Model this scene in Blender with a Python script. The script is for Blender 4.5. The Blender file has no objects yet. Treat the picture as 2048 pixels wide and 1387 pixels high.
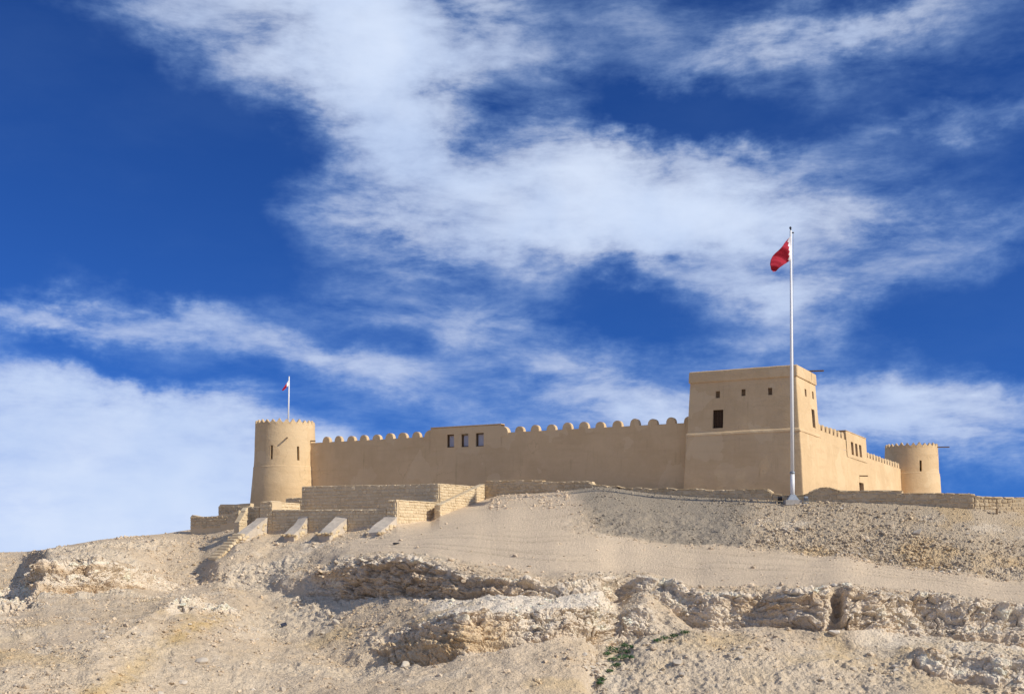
import bpy, bmesh, math, random
import numpy as np
from mathutils import Vector, Matrix

R = math.radians
random.seed(7)
rng = np.random.default_rng(11)
scene = bpy.context.scene
COL = scene.collection

# ---------------------------------------------------------------- camera
F, CX, HY = 2400.0, 1024.0, 1106.0        # focal length in photo pixels, centre column, eye-level row
cam_d = bpy.data.cameras.new('camera')
cam_d.sensor_width = 36.0
cam_d.lens = F / 2048.0 * 36.0
cam_d.shift_y = (HY - 693.5) / 2048.0
cam_d.clip_start = 0.1
cam_d.clip_end = 20000.0
cam = bpy.data.objects.new('camera', cam_d)
cam.location = (0, 0, 0)
cam.rotation_euler = (R(90), 0, 0)
COL.objects.link(cam)
scene.camera = cam

# ---------------------------------------------------------------- light and exposure
SUN_EL = R(35.0)
SUN_AZ = math.atan2(0.902, -0.432)         # clockwise from +Y: right of the view, a little behind the camera
sun_vec = Vector((math.sin(SUN_AZ) * math.cos(SUN_EL), math.cos(SUN_AZ) * math.cos(SUN_EL), math.sin(SUN_EL)))
sd = bpy.data.lights.new('sun', 'SUN')
sd.energy = 2.95
sd.angle = R(0.53)
sd.color = (1.0, 0.93, 0.81)
so = bpy.data.objects.new('sun', sd)
so.rotation_euler = sun_vec.to_track_quat('Z', 'Y').to_euler()
so.location = (60, -40, 60)
COL.objects.link(so)
scene.view_settings.view_transform = 'Standard'
scene.view_settings.look = 'None'
scene.view_settings.gamma = 1.0
scene.view_settings.exposure = 0.57

# ---------------------------------------------------------------- node helpers
class NT:
    def __init__(self, tree):
        self.t = tree; self.n = tree.nodes; self.l = tree.links
    def node(self, kind, **kw):
        nd = self.n.new(kind)
        for k, v in kw.items(): setattr(nd, k, v)
        return nd
    def put(self, sock, v):
        if hasattr(v, 'is_output'): self.l.new(v, sock)
        elif v is not None: sock.default_value = v
    def m(self, op, a, b=None, c=None, clamp=False):
        nd = self.node('ShaderNodeMath', operation=op, use_clamp=clamp)
        self.put(nd.inputs[0], a)
        if b is not None: self.put(nd.inputs[1], b)
        if c is not None: self.put(nd.inputs[2], c)
        return nd.outputs[0]
    def vm(self, op, a, b=None):
        nd = self.node('ShaderNodeVectorMath', operation=op)
        self.put(nd.inputs[0], a)
        if b is not None: self.put(nd.inputs[1], b)
        return nd.outputs[0]
    def noise(self, vec, scale, detail=5, rough=0.55, dist=0.0, col=False):
        nd = self.node('ShaderNodeTexNoise')
        self.put(nd.inputs['Vector'], vec)
        nd.inputs['Scale'].default_value = scale
        nd.inputs['Detail'].default_value = detail
        nd.inputs['Roughness'].default_value = rough
        nd.inputs['Distortion'].default_value = dist
        return nd.outputs['Color' if col else 'Fac']
    def ss(self, v, a, b, lo=0.0, hi=1.0):
        nd = self.node('ShaderNodeMapRange', interpolation_type='SMOOTHSTEP')
        self.put(nd.inputs[0], v)
        for i, q in zip((1, 2, 3, 4), (a, b, lo, hi)): nd.inputs[i].default_value = q
        return nd.outputs[0]
    def mix(self, fac, a, b, mode='MIX'):
        nd = self.node('ShaderNodeMix', data_type='RGBA', blend_type=mode)
        self.put(nd.inputs[0], fac)
        for i, q in ((6, a), (7, b)):
            if isinstance(q, tuple) and len(q) == 3: q = (*q, 1)
            self.put(nd.inputs[i], q)
        return nd.outputs[2]

# ---------------------------------------------------------------- sky with clouds (world)
world = bpy.data.worlds.new('World')
scene.world = world
world.use_nodes = True
W = NT(world.node_tree)
W.n.clear()
sky = W.node('ShaderNodeTexSky', sky_type='NISHITA')
sky.sun_disc = False
sky.sun_elevation = SUN_EL
sky.sun_rotation = SUN_AZ
sky.altitude = 1500
sky.air_density = 1.0
sky.dust_density = 0.2
sky.ozone_density = 3.0
SKY_STRENGTH = 0.10
tc = W.node('ShaderNodeTexCoord').outputs['Generated']
sep = W.node('ShaderNodeSeparateXYZ'); W.l.new(tc, sep.inputs[0])
dx, dy, dz = sep.outputs
az0 = W.m('ARCTAN2', dx, dy)
el0 = W.m('ARCSINE', dz)
# warp the cloud field so that its edges curl
wn = W.node('ShaderNodeSeparateXYZ')
W.l.new(W.noise(W.vm('MULTIPLY', tc, (1.0, 1.0, 1.5)), 8.0, 6, 0.62, 0.0, True), wn.inputs[0])
az = W.m('ADD', az0, W.m('MULTIPLY', W.m('SUBTRACT', wn.outputs[0], 0.5), 0.17))
el = W.m('ADD', el0, W.m('MULTIPLY', W.m('SUBTRACT', wn.outputs[1], 0.5), 0.11))
def sky_dir(px, py):
    a = math.atan((px - CX) / F)
    return a, math.atan((HY - py) / F * math.cos(a))
# cloud masses: centre (photo pixel, turned into azimuth and elevation), half-axes, tilt, weight
CLOUDS = [
    (560, -20, 330, 110, -20, 0.85), (760, 90, 130, 140, -60, 0.85), (730, 225, 80, 100, -50, 0.50), (330, 30, 200, 50, -16, 0.28), (820, 290, 110, 40, -10, 0.30),
    (1060, 400, 290, 76, -2, 0.95), (1160, 310, 110, 45, -10, 0.45), (1420, 440, 200, 74, -8, 0.78), (860, 500, 220, 45, 10, 0.32), (760, 400, 130, 45, 8, 0.22), (1250, 480, 260, 60, -6, 0.45),
    (1740, 440, 270, 36, -4, 0.34), (1680, 570, 330, 50, 13, 0.42), (1580, 640, 100, 70, -40, 0.34), (1440, 590, 160, 40, -12, 0.25),
    (820, 590, 190, 34, 4, 0.32), (990, 640, 130, 55, 14, 0.44),
    (1560, 80, 220, 34, 10, 0.34), (1760, 60, 160, 50, -10, 0.26), (1830, 20, 200, 40, 8, 0.36), (1230, 30, 220, 80, -14, 0.30), (1860, 255, 270, 26, 5, 0.32), (1040, 160, 130, 60, -35, 0.36), (1700, 170, 380, 60, 4, 0.20), (1500, 60, 500, 90, 0, 0.16), (1750, 360, 330, 60, 4, 0.16), (1500, 330, 220, 30, -8, 0.25),
    (150, 930, 440, 140, -3, 1.10), (430, 850, 170, 80, -14, 0.50), (60, 790, 200, 50, 0, 0.45), (380, 1010, 260, 80, 0, 0.6), (120, 1075, 420, 60, 0, 0.7),
    (170, 640, 260, 26, 7, 0.38), (560, 680, 240, 32, -14, 0.42), (40, 640, 140, 30, 8, 0.26), (650, 850, 60, 45, 0, 0.34),
    (1150, 770, 150, 65, -16, 0.46), (880, 770, 260, 80, -18, 0.20), (1330, 830, 130, 50, 0, 0.52), (1480, 720, 150, 26, 8, 0.30), (1230, 880, 300, 40, 0, 0.30),
    (1730, 810, 150, 50, -4, 0.70), (1900, 870, 170, 60, -12, 0.60), (2000, 790, 120, 40, -20, 0.35), (1680, 900, 130, 50, 0, 0.40), (1960, 950, 90, 30, 20, 0.15),
    (1120, 215, 190, 48, -6, -0.30), (1260, 640, 140, 60, -10, -0.16), (520, 420, 100, 140, -20, -0.12), (1400, 240, 200, 45, -6, -0.17), (250, 720, 220, 22, -6, -0.30),
]
mass = None
for (px, py, a, b, tilt, wgt) in CLOUDS:
    ca, ce = sky_dir(px, py)
    t = R(tilt); c, s = math.cos(t), math.sin(t)
    u = W.m('SUBTRACT', az, ca); v = W.m('SUBTRACT', el, ce)
    ka, kb = F / a, F / b
    p = W.m('MULTIPLY_ADD', u, c * ka, W.m('MULTIPLY', v, s * ka))
    q = W.m('MULTIPLY_ADD', u, -s * kb, W.m('MULTIPLY', v, c * kb))
    r2 = W.m('MULTIPLY_ADD', p, p, W.m('MULTIPLY', q, q))
    g = W.m('MULTIPLY', W.m('POWER', 2.71828, W.m('MULTIPLY', r2, -0.68)), wgt)
    mass = g if mass is None else W.m('ADD', mass, g)
# cloud cover away from these masses goes on in the same loose way
rest = W.ss(W.noise(tc, 3.2, 4, 0.55), 0.38, 0.62, 0.0, 1.0)
away = W.ss(W.m('ABSOLUTE', az0), 0.55, 0.8)
above = W.ss(el0, 0.50, 0.65)
rest = W.m('MULTIPLY', rest, W.m('MAXIMUM', away, above))
mass = W.m('MAXIMUM', W.m('ADD', mass, rest), 0.0)
# streaky and billowy detail
str_co = W.node('ShaderNodeMapping'); W.l.new(tc, str_co.inputs[0])
str_co.inputs['Rotation'].default_value = (0, R(-9), 0)
str_co.inputs['Scale'].default_value = (1.0, 1.0, 3.0)
n1 = W.noise(str_co.outputs[0], 11.0, 9, 0.62, 0.25)
n2 = W.noise(str_co.outputs[0], 34.0, 8, 0.65, 0.2)
det = W.m('ADD', W.m('MULTIPLY', W.m('SUBTRACT', n1, 0.5), 1.55), W.m('MULTIPLY', W.m('SUBTRACT', n2, 0.5), 0.50))
keep = W.ss(mass, 0.02, 0.40)
dens = W.m('SUBTRACT', W.m('MULTIPLY', mass, W.m('MULTIPLY_ADD', det, W.ss(mass, 0.6, 1.4, 1.9, 0.7), 1.0)), 0.07)
tau = W.m('MULTIPLY', W.m('POWER', W.m('MAXIMUM', dens, 0.0), 1.55), -1.5)      # optical depth
alpha = W.m('SUBTRACT', 1.0, W.m('MULTIPLY', W.m('POWER', 2.71828, tau), W.ss(W.noise(str_co.outputs[0], 5.0, 6, 0.6), 0.40, 0.75, 1.0, 0.975)))     # with a thin high veil
lift = W.node('ShaderNodeCombineXYZ'); W.l.new(dx, lift.inputs[0]); W.l.new(dy, lift.inputs[1])
W.l.new(W.m('MULTIPLY_ADD', W.m('MAXIMUM', dz, 0.0), 0.85, 0.16), lift.inputs[2])     # clear dry air: no pale band at the horizon
W.l.new(W.vm('NORMALIZE', lift.outputs[0]), sky.inputs['Vector'])
# base sky: the physical sky, its blue deepened as through a polarising filter
sk = W.node('ShaderNodeGamma'); W.l.new(W.vm('MULTIPLY', sky.outputs[0], (SKY_STRENGTH,) * 3), sk.inputs[0])
sk.inputs[1].default_value = 1.45
blue = W.vm('MULTIPLY', sk.outputs[0], (0.35, 0.67, 1.10))
shade = W.ss(W.noise(tc, 9.0, 5, 0.5), 0.3, 0.7)
cl_col = W.mix(shade, (0.39, 0.475, 0.64), (0.485, 0.55, 0.67))
cl_col = W.mix(W.ss(alpha, 0.05, 0.6), (0.24, 0.40, 0.67), cl_col)      # thin veils scatter bluer light
skycol = W.mix(alpha, blue, cl_col)
bg = W.node('ShaderNodeBackground'); W.l.new(skycol, bg.inputs[0]); bg.inputs[1].default_value = 1.0
wo = W.node('ShaderNodeOutputWorld'); W.l.new(bg.outputs[0], wo.inputs[0])
world.cycles.sampling_method = 'MANUAL'
world.cycles.sample_map_resolution = 512

# ---------------------------------------------------------------- materials
def pmat(name, rough=0.9, spec=0.2):
    m = bpy.data.materials.new(name); m.use_nodes = True
    T = NT(m.node_tree)
    b = T.n['Principled BSDF']
    b.inputs['Roughness'].default_value = rough
    b.inputs['Specular IOR Level'].default_value = spec
    return m, T, b
def bump(T, b, h, strength, dist):
    nd = T.node('ShaderNodeBump'); T.put(nd.inputs['Height'], h)
    nd.inputs['Strength'].default_value = strength; nd.inputs['Distance'].default_value = dist
    T.l.new(nd.outputs[0], b.inputs['Normal'])
def wpos(T): return T.node('ShaderNodeNewGeometry').outputs['Position']
def simple(name, c, rough=0.8, var=0.15, scale=6.0, bmp=0.0, metal=0.0):
    m, T, b = pmat(name, rough)
    p = wpos(T)
    n = T.noise(p, scale, 5, 0.6)
    lo = tuple(x * (1 - var) for x in c); hi = tuple(min(1, x * (1 + var)) for x in c)
    T.l.new(T.mix(T.ss(n, 0.3, 0.7), lo, hi), b.inputs['Base Color'])
    b.inputs['Metallic'].default_value = metal
    if bmp: bump(T, b, n, 0.6, bmp)
    return m
def plaster_mat():
    m, T, b = pmat('sand_plaster', 0.95, 0.1)
    p = wpos(T)
    big = T.noise(p, 0.28, 5, 0.6, 0.4)
    mid = T.noise(T.vm('MULTIPLY', p, (1, 1, 1.5)), 1.5, 6, 0.65)
    run = T.noise(T.vm('MULTIPLY', p, (1.0, 1.0, 0.12)), 2.2, 5, 0.6)
    fine = T.noise(p, 9.0, 5, 0.7)
    c = T.mix(T.ss(big, 0.32, 0.68), (0.595, 0.425, 0.236), (0.673, 0.489, 0.278))
    c = T.mix(T.m('MULTIPLY', T.ss(mid, 0.45, 0.75), 0.30), c, (0.712, 0.531, 0.315))
    c = T.mix(T.m('MULTIPLY', T.ss(run, 0.52, 0.78), 0.30), c, (0.523, 0.364, 0.194))
    c = T.mix(T.m('MULTIPLY', T.ss(fine, 0.35, 0.7), 0.18), c, (0.724, 0.543, 0.324))
    streak = T.m('MULTIPLY', T.ss(T.noise(T.vm('MULTIPLY', p, (1.0, 1.0, 0.05)), 3.6, 4, 0.6), 0.56, 0.74), T.ss(T.noise(p, 0.45, 3, 0.5), 0.45, 0.65))
    c = T.mix(T.m('MULTIPLY', streak, 0.65), c, (0.423, 0.294, 0.157))
    lay = T.noise(T.vm('MULTIPLY', p, (0.12, 0.12, 1.0)), 2.4, 4, 0.6)
    c = T.mix(T.m('MULTIPLY', T.ss(lay, 0.52, 0.70), 0.40), c, (0.556, 0.390, 0.217))
    pat = T.node('ShaderNodeTexVoronoi'); T.put(pat.inputs['Vector'], T.vm('ADD', p, T.vm('MULTIPLY', T.noise(p, 0.8, 3, 0.5, 0.0, True), (1.6, 1.6, 1.6)))); pat.inputs['Scale'].default_value = 0.42
    psep = T.node('ShaderNodeSeparateXYZ'); T.l.new(pat.outputs['Color'], psep.inputs[0])
    c = T.mix(T.m('MULTIPLY', T.ss(psep.outputs[0], 0.70, 0.80), 0.42), c, (0.734, 0.564, 0.342))
    zz = T.node('ShaderNodeSeparateXYZ'); T.l.new(p, zz.inputs[0])
    damp = T.m('MULTIPLY', T.ss(T.m('ADD', zz.outputs[2], T.m('MULTIPLY', mid, 2.0)), 5.8, 7.6, 1.0, 0.0), 0.5)
    c = T.mix(damp, c, (0.512, 0.370, 0.208))
    ck = T.node('ShaderNodeTexVoronoi', feature='DISTANCE_TO_EDGE'); T.put(ck.inputs['Vector'], T.vm('ADD', p, T.vm('MULTIPLY', T.noise(p, 1.6, 4, 0.6, 0.0, True), (1.1, 1.1, 1.1)))); ck.inputs['Scale'].default_value = 0.33
    crack = T.m('MULTIPLY', T.ss(ck.outputs['Distance'], 0.0, 0.012, 1.0, 0.0), T.ss(big, 0.48, 0.62))
    c = T.mix(T.m('MULTIPLY', crack, 0.35), c, (0.279, 0.184, 0.093))
    T.l.new(c, b.inputs['Base Color'])
    h = T.m('ADD', T.m('MULTIPLY', mid, 1.6), T.m('MULTIPLY', fine, 0.35))
    bump(T, b, h, 0.55, 0.06)
    return m
M_PLASTER = plaster_mat()
def stone_mat(name, a, bcol, dark):
    m, T, b = pmat(name, 0.95, 0.1)
    p = wpos(T)
    oi = T.node('ShaderNodeObjectInfo').outputs['Random']
    n = T.noise(p, 3.0, 6, 0.65); f = T.noise(p, 14.0, 5, 0.7)
    c = T.mix(oi, a, bcol)
    c = T.mix(T.m('MULTIPLY', T.ss(n, 0.45, 0.72), 0.55), c, dark)
    c = T.mix(T.m('MULTIPLY', T.ss(f, 0.5, 0.75), 0.3), c, tuple(min(1, x * 1.2) for x in bcol))
    T.l.new(c, b.inputs['Base Color'])
    bump(T, b, f, 0.7, 0.04)
    return m
M_STONE = stone_mat('limestone_blocks', (0.601, 0.475, 0.302), (0.720, 0.583, 0.379), (0.541, 0.412, 0.243))
M_MORTAR = stone_mat('wall_mortar', (0.625, 0.491, 0.311), (0.661, 0.520, 0.330), (0.553, 0.424, 0.257))
M_RUBBLE = stone_mat('rubble_stone', (0.516, 0.395, 0.239), (0.635, 0.503, 0.320), (0.468, 0.349, 0.204))
M_RENDER = simple('lime_render', (0.53, 0.455, 0.36), 0.95, 0.12, 2.5, 0.03)
M_ROCK = stone_mat('loose_limestone', (0.497, 0.427, 0.329), (0.648, 0.572, 0.464), (0.389, 0.313, 0.227))
M_WOOD = simple('dark_wood', (0.075, 0.042, 0.022), 0.7, 0.3, 12, 0.01)
M_NICHE = simple('weathered_shutter', (0.20, 0.135, 0.075), 0.85, 0.2, 8, 0.01)
M_BEAM = simple('palm_wood', (0.22, 0.15, 0.09), 0.85, 0.25, 10, 0.01)
M_WHITE = simple('white_paint', (0.80, 0.80, 0.78), 0.4, 0.02, 1)
M_GREYM = simple('grey_metal', (0.30, 0.33, 0.36), 0.5, 0.15, 6, 0, 0.3)
M_DARKM = simple('dark_metal', (0.035, 0.035, 0.04), 0.5, 0.2, 6)
M_RED = simple('red_cloth', (0.33, 0.012, 0.030), 0.75, 0.12, 4)
M_WCLOTH = simple('white_cloth', (0.78, 0.75, 0.74), 0.8, 0.05, 4)
M_SLATE = simple('dark_board', (0.05, 0.055, 0.075), 0.6, 0.2, 6)
M_LEAF = simple('green_leaf', (0.06, 0.13, 0.045), 0.7, 0.4, 5)
M_CONC = simple('concrete', (0.40, 0.37, 0.33), 0.9, 0.12, 4, 0.01)
def glass_mat():
    m, T, b = pmat('window_glass', 0.25, 0.5)
    n = T.noise(wpos(T), 2.0, 2, 0.5)
    T.l.new(T.mix(n, (0.42, 0.41, 0.43), (0.50, 0.48, 0.50)), b.inputs['Base Color'])
    b.inputs['Metallic'].default_value = 0.0
    return m
M_GLASS = glass_mat()

# ---------------------------------------------------------------- object helpers
def tag(o, label=None, cat=None, group=None, kind=None):
    if label: o['label'] = label
    if cat: o['category'] = cat
    if group: o['group'] = group
    if kind: o['kind'] = kind
    return o
def empty(name, loc=(0, 0, 0), rz=0.0):
    o = bpy.data.objects.new(name, None)
    o.location = loc; o.rotation_euler = (0, 0, rz); o.empty_display_size = 0.3
    COL.objects.link(o)
    return o
def mesh_obj(name, verts, faces, mat, parent=None, smooth=False):
    me = bpy.data.meshes.new(name)
    me.from_pydata([tuple(v) for v in verts], [], [tuple(f) for f in faces])
    me.update()
    if smooth: me.polygons.foreach_set('use_smooth', [True] * len(me.polygons))
    me.materials.append(mat)
    return link(name, me, parent)
def link(name, me, parent=None):
    o = bpy.data.objects.new(name, me)
    COL.objects.link(o)
    if parent is not None: o.parent = parent
    return o
def box_data(x0, x1, y0, y1, z0, z1):
    v = [(x, y, z) for z in (z0, z1) for y in (y0, y1) for x in (x0, x1)]
    f = [(0, 2, 3, 1), (4, 5, 7, 6), (0, 1, 5, 4), (2, 6, 7, 3), (0, 4, 6, 2), (1, 3, 7, 5)]
    return v, f
def bev_box(name, x0, x1, y0, y1, z0, z1, mat, parent=None, bev=0.02):
    bm = bmesh.new()
    v, f = box_data(x0, x1, y0, y1, z0, z1)
    vs = [bm.verts.new(p) for p in v]
    for q in f: bm.faces.new([vs[i] for i in q])
    if bev: bmesh.ops.bevel(bm, geom=bm.edges[:], offset=bev, segments=2, affect='EDGES')
    bmesh.ops.recalc_face_normals(bm, faces=bm.faces[:])
    me = bpy.data.meshes.new(name); bm.to_mesh(me); bm.free()
    me.materials.append(mat)
    return link(name, me, parent)
def tube(name, pts, radii, mat, parent=None, seg=10, cap=True):
    vs, fs = [], []
    pts = [Vector(p) for p in pts]
    for i, p in enumerate(pts):
        d = (pts[min(i + 1, len(pts) - 1)] - pts[max(i - 1, 0)]).normalized()
        a = d.orthogonal().normalized(); b = d.cross(a)
        r = radii[i] if hasattr(radii, '__len__') else radii
        for k in range(seg):
            t = 2 * math.pi * k / seg
            vs.append(p + a * math.cos(t) * r + b * math.sin(t) * r)
    for i in range(len(pts) - 1):
        for k in range(seg):
            k2 = (k + 1) % seg
            fs.append((i * seg + k, i * seg + k2, (i + 1) * seg + k2, (i + 1) * seg + k))
    if cap:
        fs.append(tuple(range(seg))[::-1]); fs.append(tuple((len(pts) - 1) * seg + k for k in range(seg)))
    o = mesh_obj(name, vs, fs, mat, parent, True)
    return o

# ---------------------------------------------------------------- numpy noise
def _hash(ix, iy, iz, seed):
    h = (ix.astype(np.int64) * 374761393 + iy.astype(np.int64) * 668265263 + iz.astype(np.int64) * 2147483647 + seed * 1274126177) & 0xFFFFFFFF
    h = ((h ^ (h >> 13)) * 1274126177) & 0xFFFFFFFF
    h = ((h ^ (h >> 16)) * 2246822519) & 0xFFFFFFFF
    return ((h ^ (h >> 15)) & 0xFFFFFF).astype(np.float32) / float(0xFFFFFF)
def vnoise(p, seed=0):
    i = np.floor(p).astype(np.int64); f = (p - i).astype(np.float32)
    f = f * f * f * (f * (f * 6 - 15) + 10)
    r = 0
    for a in (0, 1):
        wa = f[:, 0] if a else 1 - f[:, 0]
        for b in (0, 1):
            wb = f[:, 1] if b else 1 - f[:, 1]
            for c in (0, 1):
                wc = f[:, 2] if c else 1 - f[:, 2]
                r = r + wa * wb * wc * _hash(i[:, 0] + a, i[:, 1] + b, i[:, 2] + c, seed)
    return r * 2 - 1
def fbm(p, scale, octv=4, gain=0.5, seed=0):
    r, a, n = 0, 1.0, 0.0
    for o in range(octv):
        r = r + a * vnoise(p * (scale * 2.03 ** o) + 17.3 * o, seed + o); n += a; a *= gain
    return r / n
def worley(p, scale, seed=0):
    q = p * scale; i = np.floor(q).astype(np.int64); f = (q - i).astype(np.float32)
    best = np.full(len(p), 9.0, np.float32)
    for a in (-1, 0, 1):
        for b in (-1, 0, 1):
            for c in (-1, 0, 1):
                x, y, z = i[:, 0] + a, i[:, 1] + b, i[:, 2] + c
                d = (a + _hash(x, y, z, seed) - f[:, 0]) ** 2 + (b + _hash(x, y, z, seed + 1) - f[:, 1]) ** 2 + (c + _hash(x, y, z, seed + 2) - f[:, 2]) ** 2
                best = np.minimum(best, d)
    return np.sqrt(best)
def blocks(p, seed=0):
    i = np.floor(p).astype(np.int64); f = (p - i).astype(np.float32)
    f1 = np.full(len(p), 9.0, np.float32); f2 = f1.copy(); cid = np.zeros(len(p), np.float32)
    for a in (-1, 0, 1):
        for b in (-1, 0, 1):
            for c in (-1, 0, 1):
                x, y, z = i[:, 0] + a, i[:, 1] + b, i[:, 2] + c
                d = np.abs(a + _hash(x, y, z, seed) - f[:, 0]) + np.abs(b + _hash(x, y, z, seed + 1) - f[:, 1]) * 0.7 + np.abs(c + _hash(x, y, z, seed + 2) - f[:, 2]) * 1.2
                near = d < f1
                f2 = np.where(near, f1, np.minimum(f2, d)); cid = np.where(near, _hash(x, y, z, seed + 3), cid); f1 = np.where(near, d, f1)
    return f2 - f1, cid
def sstep(x, a, b):
    t = np.clip((x - a) / (b - a), 0, 1); return t * t * (3 - 2 * t)

# ---------------------------------------------------------------- fort frame: origin at the square tower's near corner, x along the front, y back
FC = np.array([22.55, 93.0]); FA = math.atan2(-0.469, 0.883)
ex = np.array([math.cos(FA), math.sin(FA)]); ey = np.array([-math.sin(FA), math.cos(FA)])
def fw(x, y):                        # fort frame -> world
    p = FC + ex * x + ey * y; return float(p[0]), float(p[1])
def on_front(px, yl):                # world point of the front-parallel line y = yl seen in photo column px
    k = (px - CX) / F; b = FC + ey * yl
    s = (k * b[1] - b[0]) / (ex[0] - k * ex[1]); return s
def on_side(px, xl):                 # same for a side-parallel line x = xl: returns y
    k = (px - CX) / F; b = FC + ex * xl
    return (k * b[1] - b[0]) / (ey[0] - k * ey[1])
def zat(py, Y): return (HY - py) / F * Y
GZ = 4.6                             # level of the fort's ground

# ---------------------------------------------------------------- hill: a surface strung over contour lines, each a row of (column, row, distance)
XK = [-400, 0, 55, 85, 200, 330, 400, 435, 470, 540, 640, 700, 800, 860, 930, 1000, 1100, 1200, 1235, 1290, 1385, 1420, 1540, 1650, 1672, 1700, 1750, 1850, 2000, 2100, 2450]
N1 = [(1387, 50), (1387, 50), (1387, 50), (1387, 50), (1387, 51), (1387, 54.5), (1387, 55.5), (1387.0, 56.0), (1387, 56.5), (1387, 57), (1387, 57), (1387, 56.5), (1387, 55.5), (1387, 55.5), (1387, 55.5), (1387, 55.5), (1387, 55.5), (1387, 55.5), (1387, 56), (1387, 55.5), (1387, 55.5), (1387, 55), (1387, 55), (1387, 55), (1387, 55), (1387, 55), (1387, 55), (1387, 54.5), (1392, 54.5), (1400, 54), (1410, 53)]
N2 = [(1300, 56), (1310, 56), (1310, 56), (1310, 56), (1290, 57.5), (1235, 69), (1215, 73), (1222.5, 73.5), (1230, 74), (1272, 72.5), (1312, 68), (1332, 65.5), (1334, 62.6), (1328, 60.9), (1312, 60.5), (1298, 60.5), (1280, 60.5), (1272, 61.5), (1285, 62.5), (1264, 62.5), (1295, 60.5), (1300, 60), (1310, 59.5), (1315, 59), (1316, 59), (1318, 59), (1325, 58.5), (1350, 57), (1372, 55.6), (1385, 55), (1395, 54)]
N3 = [(1290, 57), (1300, 57.5), (1300, 57.5), (1300, 57.2), (1280, 58.5), (1215, 71), (1198, 76), (1206.0, 76.5), (1214, 77), (1262, 74), (1292, 70), (1286, 68.5), (1264, 66.8), (1246, 63.8), (1230, 62.2), (1222, 62.0), (1214, 62.6), (1205, 63.6), (1225, 65.5), (1216, 65), (1270, 62.3), (1277, 61.5), (1290, 60.8), (1294, 60.4), (1294, 60.4), (1294, 60.4), (1300, 60), (1312, 59), (1318, 57), (1320, 56.4), (1330, 55.5)]
N4 = [(1235, 64), (1228, 70), (1222, 71.5), (1187, 80), (1183, 82), (1182, 88), (1176, 88.5), (1174, 86.5), (1172, 86.5), (1182, 85), (1198, 80), (1198, 77), (1194, 72.6), (1200, 70.2), (1194, 68), (1188, 66.8), (1196, 65.6), (1180, 66.5), (1192, 68), (1182, 67.2), (1256, 64.8), (1256, 64.2), (1251, 63.2), (1254, 62.0), (1255, 61.9), (1256, 61.8), (1259, 62), (1266, 61.6), (1286, 60.2), (1292, 60), (1300, 59)]
N5 = [(1190, 90), (1175, 100), (1165, 101), (1132, 82.5), (1118, 84.5), (1160, 90), (1166, 90), (1164, 88), (1162, 88), (1166, 87), (1152, 82.5), (1124, 79), (1120, 74.4), (1128, 72), (1143, 69.4), (1155, 68), (1168, 66.9), (1160, 68), (1162, 70), (1157, 69), (1195, 67.0), (1200, 66), (1190, 64.7), (1174, 63.3), (1171, 63.25), (1169, 63.2), (1182, 63.9), (1193, 64.3), (1213, 63.0), (1225, 62.8), (1240, 62)]
N6 = [(1160, 105), (1140, 110), (1136, 112), (1116, 89), (1104, 90), (1114, 97), (1132, 95), (1124, 90.3), (1122, 90), (1122, 90.5), (1110, 88), (1100, 85), (1098, 81), (1106, 79), (1120, 77), (1130, 75), (1142, 73), (1142, 74), (1142, 75), (1140, 75), (1165, 71), (1168, 70.5), (1165, 70), (1160, 69), (1160, 69), (1160, 69), (1166, 68.5), (1178, 68), (1196, 66.5), (1206, 66), (1215, 65)]
N7 = [(1130, 115), (1120, 116), (1118, 116), (1104, 96), (1090, 95.5), (1086, 101), (1097, 100), (1108, 95.5), (1092, 93.2), (1090, 94.8), (1080, 92.5), (1078, 91), (1075, 88), (1066, 88.5), (1060, 88), (1058, 87), (1060, 86), (1068, 85), (1076, 85), (1083, 84), (1089, 83), (1091, 82.5), (1098, 81), (1107, 79.5), (1109, 79.3), (1112, 79), (1120, 78.2), (1134, 76.8), (1158, 74.5), (1168, 73.5), (1180, 72)]
N8 = [(1110, 122), (1103, 122), (1102, 122), (1098.5, 104), (1078, 103), (1066, 106), (1055, 106), (1051, 105.5), (1048, 104.5), (1068, 97), (1064, 95), (1062, 94), (1050, 92), (1040, 95.5), (1012, 98), (988, 100), (984, 98), (971, 96), (975, 96), (984, 95), (992, 93), (994, 92), (1000, 90), (1003, 88), (1003.5, 88), (1004, 87.5), (1006, 86), (1011, 85), (1021, 82.6), (1023, 82.6), (1026, 83)]
XC = np.arange(-360, 2421, 2.0)
def line(Nk, sm=9):
    y = np.interp(XC, XK, [a for a, b in Nk]); d = np.interp(XC, XK, [b for a, b in Nk])
    k = np.hanning(sm + 2)[1:-1]; k /= k.sum()
    pad = sm // 2
    y = np.convolve(np.pad(y, pad, 'edge'), k, 'valid'); d = np.convolve(np.pad(d, pad, 'edge'), k, 'valid')
    return y, d
def wob(scale, amp, seed, oc=3):
    p = np.stack([XC * scale, XC * 0 + 3.1, XC * 0 + seed], 1)
    return fbm(p, 1.0, oc, 0.5, seed) * amp
lines = []
def add_line(y, d): lines.append(np.stack([(XC - CX) / F * d, d, (HY - y) / F * d], 1))
y1, d1 = line(N1)
L1 = np.stack([(XC - CX) / F * d1, d1, (HY - y1) / F * d1], 1)
def row_at(Yv, Zv):
    Yv = np.broadcast_to(Yv, XC.shape).astype(float); Zv = np.broadcast_to(Zv, XC.shape).astype(float)
    return np.stack([(XC - CX) / F * Yv, Yv, Zv], 1)
lines.append(row_at(30, -10.5))
lines.append(row_at(d1 - 8, L1[:, 2] - 3.0))
lines.append(L1)
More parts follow.
